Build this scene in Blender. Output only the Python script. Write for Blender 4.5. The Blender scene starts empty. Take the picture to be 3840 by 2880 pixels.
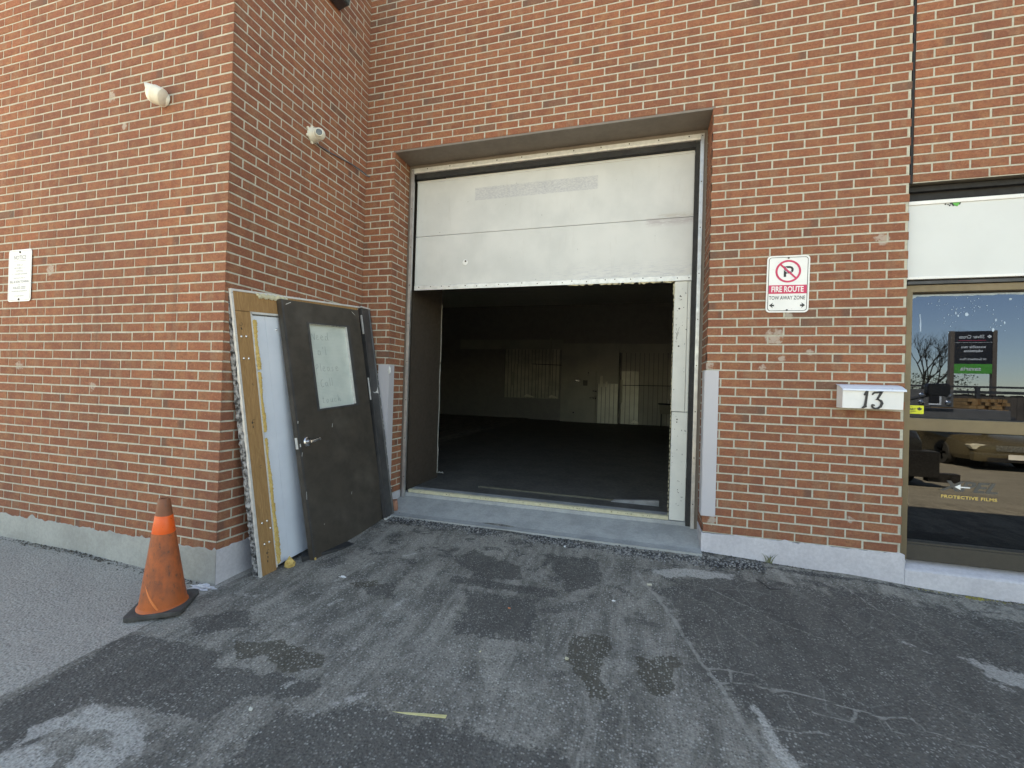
import bpy, bmesh, math, random
import numpy as np
from mathutils import Vector, Matrix, noise as mnoise

rnd = random.Random(13)
S = bpy.context.scene
COL = S.collection
rad = math.radians

# ---------------------------------------------------------------- camera
cam_d = bpy.data.cameras.new('camera')
cam = bpy.data.objects.new('camera', cam_d)
COL.objects.link(cam)
cam_d.sensor_fit = 'HORIZONTAL'
cam_d.sensor_width = 36.0
cam_d.lens = 36.0 * 1666.5 / 3840.0
cam_d.clip_start = 0.02
cam_d.clip_end = 600
R_ = Vector((0.95847, 0.283633, 0.029795))
U_ = Vector((-0.026781, -0.014498, 0.999536))
F_ = Vector((-0.283934, 0.958823, 0.0063))
cam.matrix_world = Matrix(((R_.x, U_.x, -F_.x, 2.8173), (R_.y, U_.y, -F_.y, -3.9596), (R_.z, U_.z, -F_.z, 1.1428), (0, 0, 0, 1)))
S.camera = cam

# ---------------------------------------------------------------- light
SUN_EL, SUN_AZ = rad(54), rad(-31.3)
w = bpy.data.worlds.new("World")
S.world = w
w.use_nodes = True
wn = w.node_tree
bg = wn.nodes['Background']
sky = wn.nodes.new('ShaderNodeTexSky')
sky.sky_type = 'NISHITA'
sky.sun_disc = False
sky.sun_elevation = SUN_EL
sky.sun_rotation = SUN_AZ
sky.air_density = 1.0
sky.altitude = 1200
sky.dust_density = .5
sky.ozone_density = 1.0
wn.links.new(sky.outputs[0], bg.inputs[0])
bg.inputs[1].default_value = 0.11
sd = bpy.data.lights.new('sun', 'SUN')
sd.energy = 4.6
sd.angle = rad(0.5)
sd.color = (1.0, 0.95, 0.87)
so = bpy.data.objects.new('sun', sd)
COL.objects.link(so)
sv = Vector((math.sin(SUN_AZ) * math.cos(SUN_EL), math.cos(SUN_AZ) * math.cos(SUN_EL), math.sin(SUN_EL)))
so.rotation_euler = sv.to_track_quat('Z', 'Y').to_euler()
so.location = (-6, 12, 20)
S.view_settings.view_transform = 'Standard'
S.view_settings.look = 'None'
S.view_settings.gamma = 1
S.view_settings.exposure = 2.45
S.view_settings.use_white_balance = True
S.view_settings.white_balance_temperature = 9700
S.view_settings.white_balance_tint = 8
S.render.engine = 'CYCLES'

# ---------------------------------------------------------------- node helpers
class G:
    def __init__(s, name):
        s.m = bpy.data.materials.new(name)
        s.m.use_nodes = True
        s.nt = s.m.node_tree
        s.b = s.nt.nodes['Principled BSDF']
        s.out = s.nt.nodes['Material Output']
    def put(s, sock, v):
        if v is None: return
        if isinstance(v, bpy.types.NodeSocket): s.nt.links.new(v, sock)
        elif isinstance(v, (tuple, list)) and len(v) == 3 and sock.type == 'RGBA': sock.default_value = (*v, 1)
        else: sock.default_value = v
    def n(s, t, **kw):
        nd = s.nt.nodes.new(t)
        for k, v in kw.items(): setattr(nd, k, v)
        return nd
    def math(s, op, a, b=None, c=None, clamp=False):
        nd = s.n('ShaderNodeMath', operation=op, use_clamp=clamp)
        s.put(nd.inputs[0], a); s.put(nd.inputs[1], b)
        if c is not None: s.put(nd.inputs[2], c)
        return nd.outputs[0]
    def mix(s, f, a, b, blend='MIX'):
        nd = s.n('ShaderNodeMix', data_type='RGBA', blend_type=blend)
        s.put(nd.inputs[0], f); s.put(nd.inputs[6], a); s.put(nd.inputs[7], b)
        return nd.outputs[2]
    def step(s, v, a, b, lo=0.0, hi=1.0):
        nd = s.n('ShaderNodeMapRange', interpolation_type='SMOOTHSTEP')
        s.put(nd.inputs[0], v)
        nd.inputs[1].default_value = a; nd.inputs[2].default_value = b
        nd.inputs[3].default_value = lo; nd.inputs[4].default_value = hi
        return nd.outputs[0]
    def obj(s):
        return s.n('ShaderNodeTexCoord').outputs['Object']
    def geo(s):
        return s.n('ShaderNodeNewGeometry').outputs['Position']
    def sc(s, vec, x, y, z):
        nd = s.n('ShaderNodeMapping')
        s.put(nd.inputs[0], vec); nd.inputs[3].default_value = (x, y, z)
        return nd.outputs[0]
    def noise(s, vec, scale, detail=3, rough=.55, col=False, dist=0):
        nd = s.n('ShaderNodeTexNoise')
        s.put(nd.inputs['Vector'], vec); nd.inputs['Scale'].default_value = scale
        nd.inputs['Detail'].default_value = detail; nd.inputs['Roughness'].default_value = rough
        nd.inputs['Distortion'].default_value = dist
        return nd.outputs['Color' if col else 'Fac']
    def vor(s, vec, scale, out='Distance', feat='F1'):
        nd = s.n('ShaderNodeTexVoronoi', feature=feat)
        s.put(nd.inputs['Vector'], vec); nd.inputs['Scale'].default_value = scale
        return nd.outputs[out]
    def attr(s, name):
        nd = s.n('ShaderNodeAttribute', attribute_name=name)
        sp = s.n('ShaderNodeSeparateXYZ')
        s.nt.links.new(nd.outputs['Vector'], sp.inputs[0])
        return sp.outputs
    def xyz(s, vec):
        sp = s.n('ShaderNodeSeparateXYZ'); s.put(sp.inputs[0], vec)
        return sp.outputs
    def bump(s, h, st, dist=.01):
        nd = s.n('ShaderNodeBump')
        s.put(nd.inputs['Height'], h); nd.inputs['Strength'].default_value = st; nd.inputs['Distance'].default_value = dist
        s.nt.links.new(nd.outputs[0], s.b.inputs['Normal'])
    def fin(s, color=None, rough=.6, metal=0.0, spec=.5):
        s.put(s.b.inputs['Base Color'], color); s.put(s.b.inputs['Roughness'], rough)
        s.put(s.b.inputs['Metallic'], metal); s.b.inputs['Specular IOR Level'].default_value = spec
        return s.m

def paint(name, col, col2=None, rough=.5, metal=0., nscale=6., amount=.5, bump=.0, speck=None, spec=.5, bscale=60.):
    """paint or plastic with soft colour drift and dirt specks"""
    g = G(name); v = g.obj()
    n1 = g.noise(v, nscale, 5, .6)
    c = g.mix(g.math('MULTIPLY', g.step(n1, .35, .7), amount), col, col2 or tuple(x * .72 for x in col))
    if speck:
        n2 = g.noise(v, speck[0], 2, .5)
        c = g.mix(g.step(n2, speck[1], speck[1] + .05), c, speck[2])
    n3 = g.noise(v, 25, 3)
    r = g.step(n3, .2, .8, max(.02, rough - .1), min(1, rough + .12))
    if bump: g.bump(g.noise(v, bscale, 4), bump, .004)
    return g.fin(c, r, metal, spec)

# ---------------------------------------------------------------- mesh helpers
class MB:
    def __init__(s): s.v = []; s.f = []; s.mi = []
    def add(s, vs, fs, mi=0):
        o = len(s.v); s.v += [tuple(p) for p in vs]; s.f += [tuple(i + o for i in f) for f in fs]; s.mi += [mi] * len(fs)
    def box(s, x0, x1, y0, y1, z0, z1, mi=0, M=None):
        vs = [Vector((x, y, z)) for x in (x0, x1) for y in (y0, y1) for z in (z0, z1)]
        if M: vs = [M @ p for p in vs]
        s.add(vs, [(0, 1, 3, 2), (4, 6, 7, 5), (0, 4, 5, 1), (2, 3, 7, 6), (0, 2, 6, 4), (1, 5, 7, 3)], mi)
    def prism(s, pts, a0, a1, axis='y', mi=0, M=None):
        """closed 2-D outline pushed along an axis: y -> pts are (x,z); x -> pts are (y,z); z -> pts are (x,y)"""
        def P(p, a): return Vector({'y': (p[0], a, p[1]), 'x': (a, p[0], p[1]), 'z': (p[0], p[1], a)}[axis])
        n = len(pts)
        vs = [P(p, a0) for p in pts] + [P(p, a1) for p in pts]
        if M: vs = [M @ p for p in vs]
        fs = [tuple(range(n)), tuple(range(2 * n - 1, n - 1, -1))] + [(i, i + n, (i + 1) % n + n, (i + 1) % n) for i in range(n)]
        s.add(vs, fs, mi)
    def tube(s, path, r, seg=8, mi=0, cap=True, M=None):
        path = [Vector(p) for p in path]; n = len(path)
        rs = r if isinstance(r, (list, tuple)) else [r] * n
        vs = []; up = Vector((0, 0, 1))
        for i, p in enumerate(path):
            t = (path[min(i + 1, n - 1)] - path[max(i - 1, 0)]).normalized()
            a = t.cross(up)
            if a.length < .1: a = t.cross(Vector((1, 0, 0)))
            a.normalize(); b = t.cross(a)
            for k in range(seg):
                an = 2 * math.pi * k / seg
                q = p + (a * math.cos(an) + b * math.sin(an)) * rs[i]
                vs.append(M @ q if M else q)
        fs = [(i * seg + k, i * seg + (k + 1) % seg, (i + 1) * seg + (k + 1) % seg, (i + 1) * seg + k) for i in range(n - 1) for k in range(seg)]
        if cap: fs += [tuple(range(seg - 1, -1, -1)), tuple((n - 1) * seg + k for k in range(seg))]
        s.add(vs, fs, mi)
    def lathe(s, prof, seg=24, M=None, mi=0, jit=0):
        vs = []
        for (r, z) in prof:
            for k in range(seg):
                a = 2 * math.pi * k / seg
                rr = r * (1 + jit * math.sin(3 * a + z * 9) + jit * .6 * math.sin(5 * a - z * 20))
                p = Vector((rr * math.cos(a), rr * math.sin(a), z))
                vs.append(M @ p if M else p)
        n = len(prof)
        fs = [(i * seg + k, i * seg + (k + 1) % seg, (i + 1) * seg + (k + 1) % seg, (i + 1) * seg + k) for i in range(n - 1) for k in range(seg)]
        fs += [tuple(range(seg - 1, -1, -1)), tuple((n - 1) * seg + k for k in range(seg))]
        s.add(vs, fs, mi)
    def blob(s, c, size, seed=0, amp=.35, sub=1, mi=0, M=None):
        bm = bmesh.new(); bmesh.ops.create_icosphere(bm, subdivisions=sub, radius=1)
        off = Vector((seed * 3.7, seed * 1.3, seed))
        vs = []
        for v_ in bm.verts:
            d = 1 + amp * (mnoise.noise(v_.co * 1.7 + off)) * 1.6
            p = Vector((v_.co.x * size[0] * d + c[0], v_.co.y * size[1] * d + c[1], v_.co.z * size[2] * d + c[2]))
            vs.append(M @ p if M else p)
        fs = [tuple(l.index for l in f.verts) for f in bm.faces]
        bm.free(); s.add(vs, fs, mi)
    def build(s, name, mats, parent=None, smooth=False, bevel=0, bseg=2, M=None, kind=None):
        me = bpy.data.meshes.new(name)
        me.from_pydata(s.v, [], s.f)
        for m in (mats if isinstance(mats, (list, tuple)) else [mats]): me.materials.append(m)
        if any(s.mi):
            me.polygons.foreach_set('material_index', s.mi)
        me.validate(); me.update()
        if bevel or True:
            bm = bmesh.new(); bm.from_mesh(me)
            bmesh.ops.recalc_face_normals(bm, faces=bm.faces) if not getattr(s, 'raw', False) else None
            if bevel:
                bmesh.ops.remove_doubles(bm, verts=bm.verts, dist=1e-5)
                es = [e for e in bm.edges if len(e.link_faces) == 2 and e.calc_face_angle(0) > .5]
                bmesh.ops.bevel(bm, geom=es, offset=bevel, segments=bseg, affect='EDGES', profile=.6, clamp_overlap=True)
            bm.to_mesh(me); bm.free()
        if smooth:
            me.polygons.foreach_set('use_smooth', [True] * len(me.polygons))
            try: me.set_sharp_from_angle(angle=rad(38))
            except Exception: pass
        o = bpy.data.objects.new(name, me); COL.objects.link(o)
        if parent: o.parent = parent
        if M is not None: o.matrix_local = M
        if kind: o['kind'] = kind
        return o

def tag(o, label=None, cat=None, group=None, kind=None):
    if label: o['label'] = label
    if cat: o['category'] = cat
    if group: o['group'] = group
    if kind: o['kind'] = kind
    return o
def empty(name, M=None):
    o = bpy.data.objects.new(name, None); COL.objects.link(o); o.empty_display_size = .1
    if M is not None: o.matrix_world = M
    return o
def T(x, y, z): return Matrix.Translation((x, y, z))
def Rz(a): return Matrix.Rotation(a, 4, 'Z')
def Rx(a): return Matrix.Rotation(a, 4, 'X')
def Ry(a): return Matrix.Rotation(a, 4, 'Y')

def text_mesh(txt, size, depth=.0008, bold=0., sx=1., shear=0., align='CENTER', spacing=1.0):
    """vertices/faces of lettering in the local x-z plane, facing -y, centred"""
    cu = bpy.data.curves.new('t', 'FONT'); cu.body = txt; cu.size = size; cu.align_x = align; cu.align_y = 'CENTER'
    cu.offset = bold; cu.shear = shear; cu.space_character = spacing; cu.resolution_u = 3
    o = bpy.data.objects.new('t', cu); COL.objects.link(o)
    bpy.context.view_layer.update()
    dg = bpy.context.evaluated_depsgraph_get()
    me = bpy.data.meshes.new_from_object(o.evaluated_get(dg))
    vs = [(v_.co.x * sx, 0, v_.co.y) for v_ in me.vertices]
    fs = [tuple(p.vertices) for p in me.polygons]
    bpy.data.objects.remove(o); bpy.data.meshes.remove(me); bpy.data.curves.remove(cu)
    return vs, fs
def put_text(mb, txt, size, M, mi=0, **kw):
    vs, fs = text_mesh(txt, size, **kw)
    mb.add([M @ Vector(p) for p in vs], fs, mi)
def rrect(x0, x1, z0, z1, r, n=5):
    pts = []
    for cx, cz, a0 in ((x1 - r, z1 - r, 0), (x0 + r, z1 - r, 90), (x0 + r, z0 + r, 180), (x1 - r, z0 + r, 270)):
        for i in range(n + 1):
            a = rad(a0 + 90 * i / n); pts.append((cx + r * math.cos(a), cz + r * math.sin(a)))
    return pts
def stroke(mb, pts, wd, y0, y1, M=None, mi=0):
    """flat pen stroke of width wd (or list) through points (x,z)"""
    n = len(pts); ws = wd if isinstance(wd, (list, tuple)) else [wd] * n
    L = []; Rr = []
    for i in range(n):
        a = Vector(pts[max(i - 1, 0)]); b = Vector(pts[min(i + 1, n - 1)]); t = (b - a)
        t = t.normalized() if t.length > 1e-9 else Vector((1, 0)); nn = Vector((-t.y, t.x)) * ws[i] / 2
        p = Vector(pts[i]); L.append(p + nn); Rr.append(p - nn)
    for i in range(n - 1):
        mb.prism([tuple(L[i]), tuple(L[i + 1]), tuple(Rr[i + 1]), tuple(Rr[i])], y0, y1, 'y', mi, M)

# ================================================================ MATERIALS
def brick_mat():
    g = G('red_brick')
    tone, kind, seed = g.attr('bk'); bu, bv, _ = g.attr('buv')
    P = g.geo()
    c = g.mix(tone, (.370, .142, .078), (.258, .100, .060))
    c = g.mix(g.math('MULTIPLY', g.step(g.noise(P, 9, 3), .4, .68), .55), c, (.39, .200, .105))
    # tan band across some bricks, dark flashed end on others
    d = g.math('ABSOLUTE', g.math('SUBTRACT', bu, g.math('ADD', g.math('MULTIPLY', seed, .5), .25)))
    band = g.math('MULTIPLY', g.step(d, .10, .19, 1, 0), g.math('GREATER_THAN', kind, .55))
    band = g.math('MULTIPLY', band, g.math('LESS_THAN', kind, .80))
    c = g.mix(g.math('MULTIPLY', band, .6), c, (.33, .185, .115))
    ends = g.mix(g.math('GREATER_THAN', seed, .5), (0, 0, 0), (1, 1, 1))
    eu = g.math('ABSOLUTE', g.math('SUBTRACT', bu, g.math('GREATER_THAN', seed, .5)))
    de = g.math('MULTIPLY', g.step(eu, .16, .34, 1, 0), g.math('GREATER_THAN', kind, .955))
    c = g.mix(g.math('MULTIPLY', de, .65), c, (.11, .085, .07))
    c = g.mix(g.math('MULTIPLY', g.math('GREATER_THAN', kind, .985), .6), c, (.15, .11, .085))
    mot = g.noise(g.sc(P, 1, 1, 2.2), 17, 5, .75)
    c = g.mix(g.step(mot, .44, .68, 0, .55), c, (.20, .082, .055))
    c = g.mix(g.step(g.noise(P, 30, 4, .7), .56, .72, 0, .40), c, (.47, .24, .15))
    big = g.noise(g.sc(P, 1, 1, .45), 1.1, 5, .65)
    c = g.mix(g.step(big, .34, .66, .0, .30), c, (.17, .085, .066))
    strk = g.noise(g.sc(P, 5, 5, .35), 1.5, 6, .7)
    c = g.mix(g.step(strk, .52, .74, 0, .38), c, (.15, .075, .055))
    c = g.mix(g.step(strk, .26, .42, .22, 0), c, (.46, .27, .19))
    # pits and iron specks
    sp = g.noise(P, 170, 2, .6)
    c = g.mix(g.step(sp, .62, .70, 0, .72), c, (.07, .035, .027))
    sp2 = g.noise(P, 60, 4, .7)
    c = g.mix(g.step(sp2, .38, .62, .28, 0), c, (.14, .05, .035))
    # lime bloom patches
    lime = None
    nz = g.noise(P, 22, 4, .7)
    for (x, y, z, r) in [(3.80, 0, 1.60, .13), (3.90, 0, 1.77, .07), (3.72, 0, 1.35, .06), (4.05, 0, 1.48, .05), (4.50, 0, 2.33, .09), (3.86, 0, 1.43, .05), (4.34, 0, .22, .05),
                         (-1.85, -1.56, 1.98, .09), (-1.30, -1.56, 1.05, .08), (-1.2, -1.56, 3.3, .08), (-1.05, -1.56, 3.05, .06), (3.33, 0, 1.36, .07), (3.38, 0, .10, .07), (-2.2, -1.56, 1.2, .09)]:
        vd = g.n('ShaderNodeVectorMath', operation='DISTANCE'); g.put(vd.inputs[0], P); vd.inputs[1].default_value = (x, y, z)
        q = g.step(vd.outputs['Value'], r * .2, r, 1, 0)
        lime = q if lime is None else g.math('MAXIMUM', lime, q)
    lm = g.step(g.math('ADD', g.math('MULTIPLY', lime, .45), g.math('MULTIPLY', nz, 1.05)), .80, .98)
    general = g.step(g.noise(P, 5.5, 6, .75), .66, .78, 0, .42)
    lm = g.math('MAXIMUM', lm, general)
    c = g.mix(g.math('MULTIPLY', lm, .62), c, (.50, .46, .40))
    h = g.math('ADD', g.math('MULTIPLY', g.noise(P, 55, 4, .7), 1.0), g.math('MULTIPLY', sp, .8))
    g.bump(h, .55, .006)
    return g.fin(c, .88, 0, .25)
def mortar_mat():
    g = G('mortar'); P = g.geo()
    n = g.noise(P, 40, 5, .7)
    c = g.mix(g.step(n, .3, .7), (.42, .405, .335), (.54, .52, .44))
    c = g.mix(g.step(g.noise(P, 4, 4, .7), .5, .75, 0, .5), c, (.30, .26, .20))
    strk = g.noise(g.sc(P, 5, 5, .35), 1.5, 6, .7)
    c = g.mix(g.step(strk, .50, .74, 0, .45), c, (.24, .22, .18))
    g.bump(g.noise(P, 190, 3, .7), .5, .004)
    return g.fin(c, .95, 0, .1)
M_brick = brick_mat(); M_mortar = mortar_mat()

def concrete_mat(name, c1, c2, paintc=None, sc=3.):
    g = G(name); P = g.geo()
    n = g.noise(P, sc, 6, .65); n2 = g.noise(P, 45, 5, .7)
    c = g.mix(g.step(n, .32, .68), c1, c2)
    c = g.mix(g.step(n2, .35, .65, .25, 0), c, tuple(x * .6 for x in c1))
    st = g.noise(g.sc(P, 3, 3, .6), 6, 5, .75)
    c = g.mix(g.step(st, .60, .78, 0, .5), c, tuple(x * .55 for x in c2))
    if paintc:
        pk = g.step(g.noise(P, 14, 6, .8), .66, .70)
        c = g.mix(g.math('MULTIPLY', pk, .65), c, paintc)
    g.bump(g.math('ADD', n2, g.math('MULTIPLY', g.noise(P, 180, 3), .5)), .45, .006)
    return g.fin(c, .88, 0, .2)
M_conc = concrete_mat('bare_concrete', (.33, .33, .31), (.42, .42, .395))
M_concp = concrete_mat('grey_painted_concrete', (.47, .46, .49), (.55, .54, .57), (.28, .27, .24))
M_concw = concrete_mat('pale_painted_concrete', (.50, .485, .52), (.60, .585, .615), (.34, .30, .25))
M_apron = concrete_mat('apron_concrete', (.32, .33, .325), (.42, .43, .42), (.20, .20, .20), 5.)

def steel_door_mat(name, col):
    g = G(name); v = g.obj()
    n = g.noise(v, 7, 5, .65)
    c = g.mix(g.step(n, .35, .7), col, tuple(x * .7 for x in col))
    dust = g.noise(g.sc(v, 1, 1, .5), 3, 4, .6)
    c = g.mix(g.step(dust, .45, .8, 0, .35), c, (.14, .125, .105))
    scr = g.noise(g.sc(v, 60, 60, 5), 1.0, 3, .8)
    c = g.mix(g.step(scr, .735, .76), c, (.22, .21, .19))
    g.bump(g.noise(v, 160, 2), .1, .002)
    return g.fin(c, g.step(n, .3, .7, .38, .55), 0, .45)
M_black = steel_door_mat('charcoal_door_paint', (.058, .049, .040))
M_dkstrip = steel_door_mat('dark_grey_steel', (.055, .055, .057))
M_brown = paint('brown_lintel_paint', (.20, .172, .145), (.15, .125, .105), .6, bump=.1)
M_dkbrown = paint('dark_brown_wall_paint', (.062, .047, .036), (.042, .032, .025), .65)
M_alum = paint('weathered_aluminium', (.62, .62, .61), (.42, .42, .43), .38, .75, 14, .7)
M_alumw = paint('bright_metal_trim', (.70, .70, .68), (.48, .48, .47), .4, .3, 20, .5, speck=(90, .70, (.2, .18, .15)))
M_dark = paint('dark_gap', (.012, .012, .014), (.02, .02, .02), .7)
M_rubber = paint('black_rubber', (.022, .022, .023), (.04, .04, .038), .8, bump=.3)
M_bronze = paint('bronze_window_frame', (.20, .150, .088), (.155, .115, .07), .48, .25, 4, .6, spec=.4)
M_bronzed = paint('dusty_bronze_rail', (.062, .052, .040), (.045, .038, .030), .6, .15, 4, .6)
M_white = paint('white_enamel', (.80, .80, .79), (.66, .66, .65), .42, 0, 5, .5, speck=(120, .72, (.35, .32, .28)))
M_signw = paint('white_sign_sheet', (.63, .65, .645), (.58, .595, .59), .4, 0, 3, .5, speck=(40, .74, (.45, .44, .40)))
M_guard = paint('lilac_grey_guard', (.47, .46, .49), (.43, .42, .45), .45, 0, 2, .3)
M_ivory = paint('ivory_plastic', (.78, .76, .66), (.62, .60, .52), .4, 0, 20, .4)
M_lens = paint('lens_glass', (.03, .032, .04), None, .12, 0, 5, .1, spec=.8)
M_blackp = paint('black_print', (.02, .02, .022), None, .5)
M_greyp = paint('faded_grey_print', (.30, .30, .33), (.42, .42, .45), .5, nscale=60)
M_red = paint('magenta_red_print', (.62, .035, .12), (.55, .03, .07), .45)
M_white2 = paint('white_print', (.85, .85, .84), None, .5)
M_screw = paint('rusty_bolt', (.06, .045, .04), (.02, .02, .02), .6, .4, 80)
M_nail = paint('shiny_nail_dome', (.80, .80, .78), None, .25, .9, 30, .3)
M_foam = paint('expanding_foam_yellow', (.62, .44, .16), (.50, .33, .10), .85, 0, 30, .8, bump=.8, bscale=90)
M_foamp = paint('pale_foam', (.60, .56, .40), (.50, .46, .31), .85, 0, 30, .8, bump=.8, bscale=90)
M_foamw = paint('grey_foam', (.42, .42, .38), (.30, .30, .27), .85, 0, 30, .8, bump=.8)
M_tar = paint('tar_edge', (.016, .016, .018), (.45, .45, .45), .7, 0, 34, 1., bump=.6)
M_steel = paint('satin_steel', (.62, .62, .64), (.45, .45, .47), .24, 1., 30, .5)
M_cable = paint('grey_cable', (.11, .12, .14), None, .6)
M_yellow = paint('yellow_sticker', (.72, .74, .04), None, .45)
M_gold = paint('gold_lettering', (.75, .52, .16), None, .5)
M_green = paint('green_print', (.08, .42, .07), None, .5)

def wood_mat():
    g = G('plywood_board'); v = g.obj()
    s_ = g.sc(v, 9, 1.3, 1.3)
    n = g.noise(s_, 5, 6, .6, dist=1.5)
    rings = g.n('ShaderNodeTexWave', wave_type='BANDS', bands_direction='X')
    g.put(rings.inputs[0], g.sc(v, 1, .25, .12)); rings.inputs['Scale'].default_value = 26; rings.inputs['Distortion'].default_value = 9; rings.inputs['Detail'].default_value = 3
    c = g.mix(g.step(n, .3, .7), (.42, .245, .110), (.31, .175, .075))
    c = g.mix(g.math('MULTIPLY', rings.outputs['Fac'], .35), c, (.21, .115, .05))
    st = g.noise(g.sc(v, 18, 18, 5), 1, 4, .7)
    c = g.mix(g.step(st, .66, .74, 0, .8), c, (.05, .03, .02))
    g.bump(n, .25, .004)
    return g.fin(c, .75, 0, .25)
M_wood = wood_mat()
def sheet_mat():
    g = G('white_sheet_metal'); v = g.obj(); x, y, z = g.xyz(v)
    n = g.noise(v, 2.5, 4, .6)
    c = g.mix(g.step(n, .35, .7), (.70, .76, .84), (.62, .68, .76))
    sp = g.noise(v, 45, 3, .6)
    c = g.mix(g.step(sp, .73, .77, 0, .7), c, (.25, .23, .22))
    g.bump(g.noise(v, 2, 2), .05, .01)
    return g.fin(c, g.step(n, .3, .7, .3, .42), .1, .5)
M_sheet = sheet_mat()

def door_white_mat():
    """white overhead door: scuffs, bare scraped label patch, worn corner, bluish rub marks low down (world position)"""
    g = G('overhead_door_white'); P = g.geo(); x, y, z = g.xyz(P)
    n = g.noise(P, 2.2, 5, .6)
    c = g.mix(g.step(n, .3, .72), (.62, .625, .61), (.53, .54, .53))
    def rect(x0, x1, z0, z1, slope=0., e=.006):
        zz = g.math('SUBTRACT', z, g.math('MULTIPLY', x, slope)) if slope else z
        a = g.math('MULTIPLY', g.step(x, x0 - e, x0 + e), g.step(x, x1 - e, x1 + e, 1, 0))
        b = g.math('MULTIPLY', g.step(zz, z0 - e, z0 + e), g.step(zz, z1 - e, z1 + e, 1, 0))
        return g.math('MULTIPLY', a, b)
    fine = g.noise(g.sc(P, 3, 1, 9), 14, 5, .75)
    lab = rect(1.07, 2.34, 3.085, 3.215)
    c = g.mix(g.math('MULTIPLY', lab, g.step(fine, .42, .60, .12, .70)), c, (.36, .37, .42))
    low = g.math('MULTIPLY', g.step(z, 2.2, 2.42, 1, 0), g.step(x, 1.2, 2.4))
    sc = g.noise(g.sc(P, 2, 1, 14), 6, 5, .8)
    c = g.mix(g.math('MULTIPLY', low, g.step(sc, .46, .66, 0, .6)), c, (.33, .35, .42))
    wn_ = g.math('MULTIPLY', rect(2.80, 3.22, 2.69, 2.745, 0, .03), g.step(sc, .38, .5))
    c = g.mix(g.math('MULTIPLY', wn_, .7), c, (.38, .33, .34))
    wn2 = g.math('MULTIPLY', rect(2.9, 3.22, 2.752, 2.785, 0, .02), g.step(sc, .40, .55))
    c = g.mix(g.math('MULTIPLY', wn2, .6), c, (.42, .38, .32))
    sp = g.noise(P, 28, 3, .6)
    c = g.mix(g.step(sp, .745, .77, 0, .8), c, (.12, .11, .11))
    st = g.noise(g.sc(P, 8, 1, .6), 2.4, 5, .7)
    c = g.mix(g.step(st, .58, .76, 0, .3), c, (.42, .40, .36))
    g.bump(g.noise(P, 9, 3), .06, .01)
    return g.fin(c, .45, 0, .4)
M_doorw = door_white_mat()
M_filler = paint('scuffed_white_filler', (.66, .67, .63), (.56, .575, .55), .45, 0, 5, .6, speck=(34, .70, (.10, .10, .10)))

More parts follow.
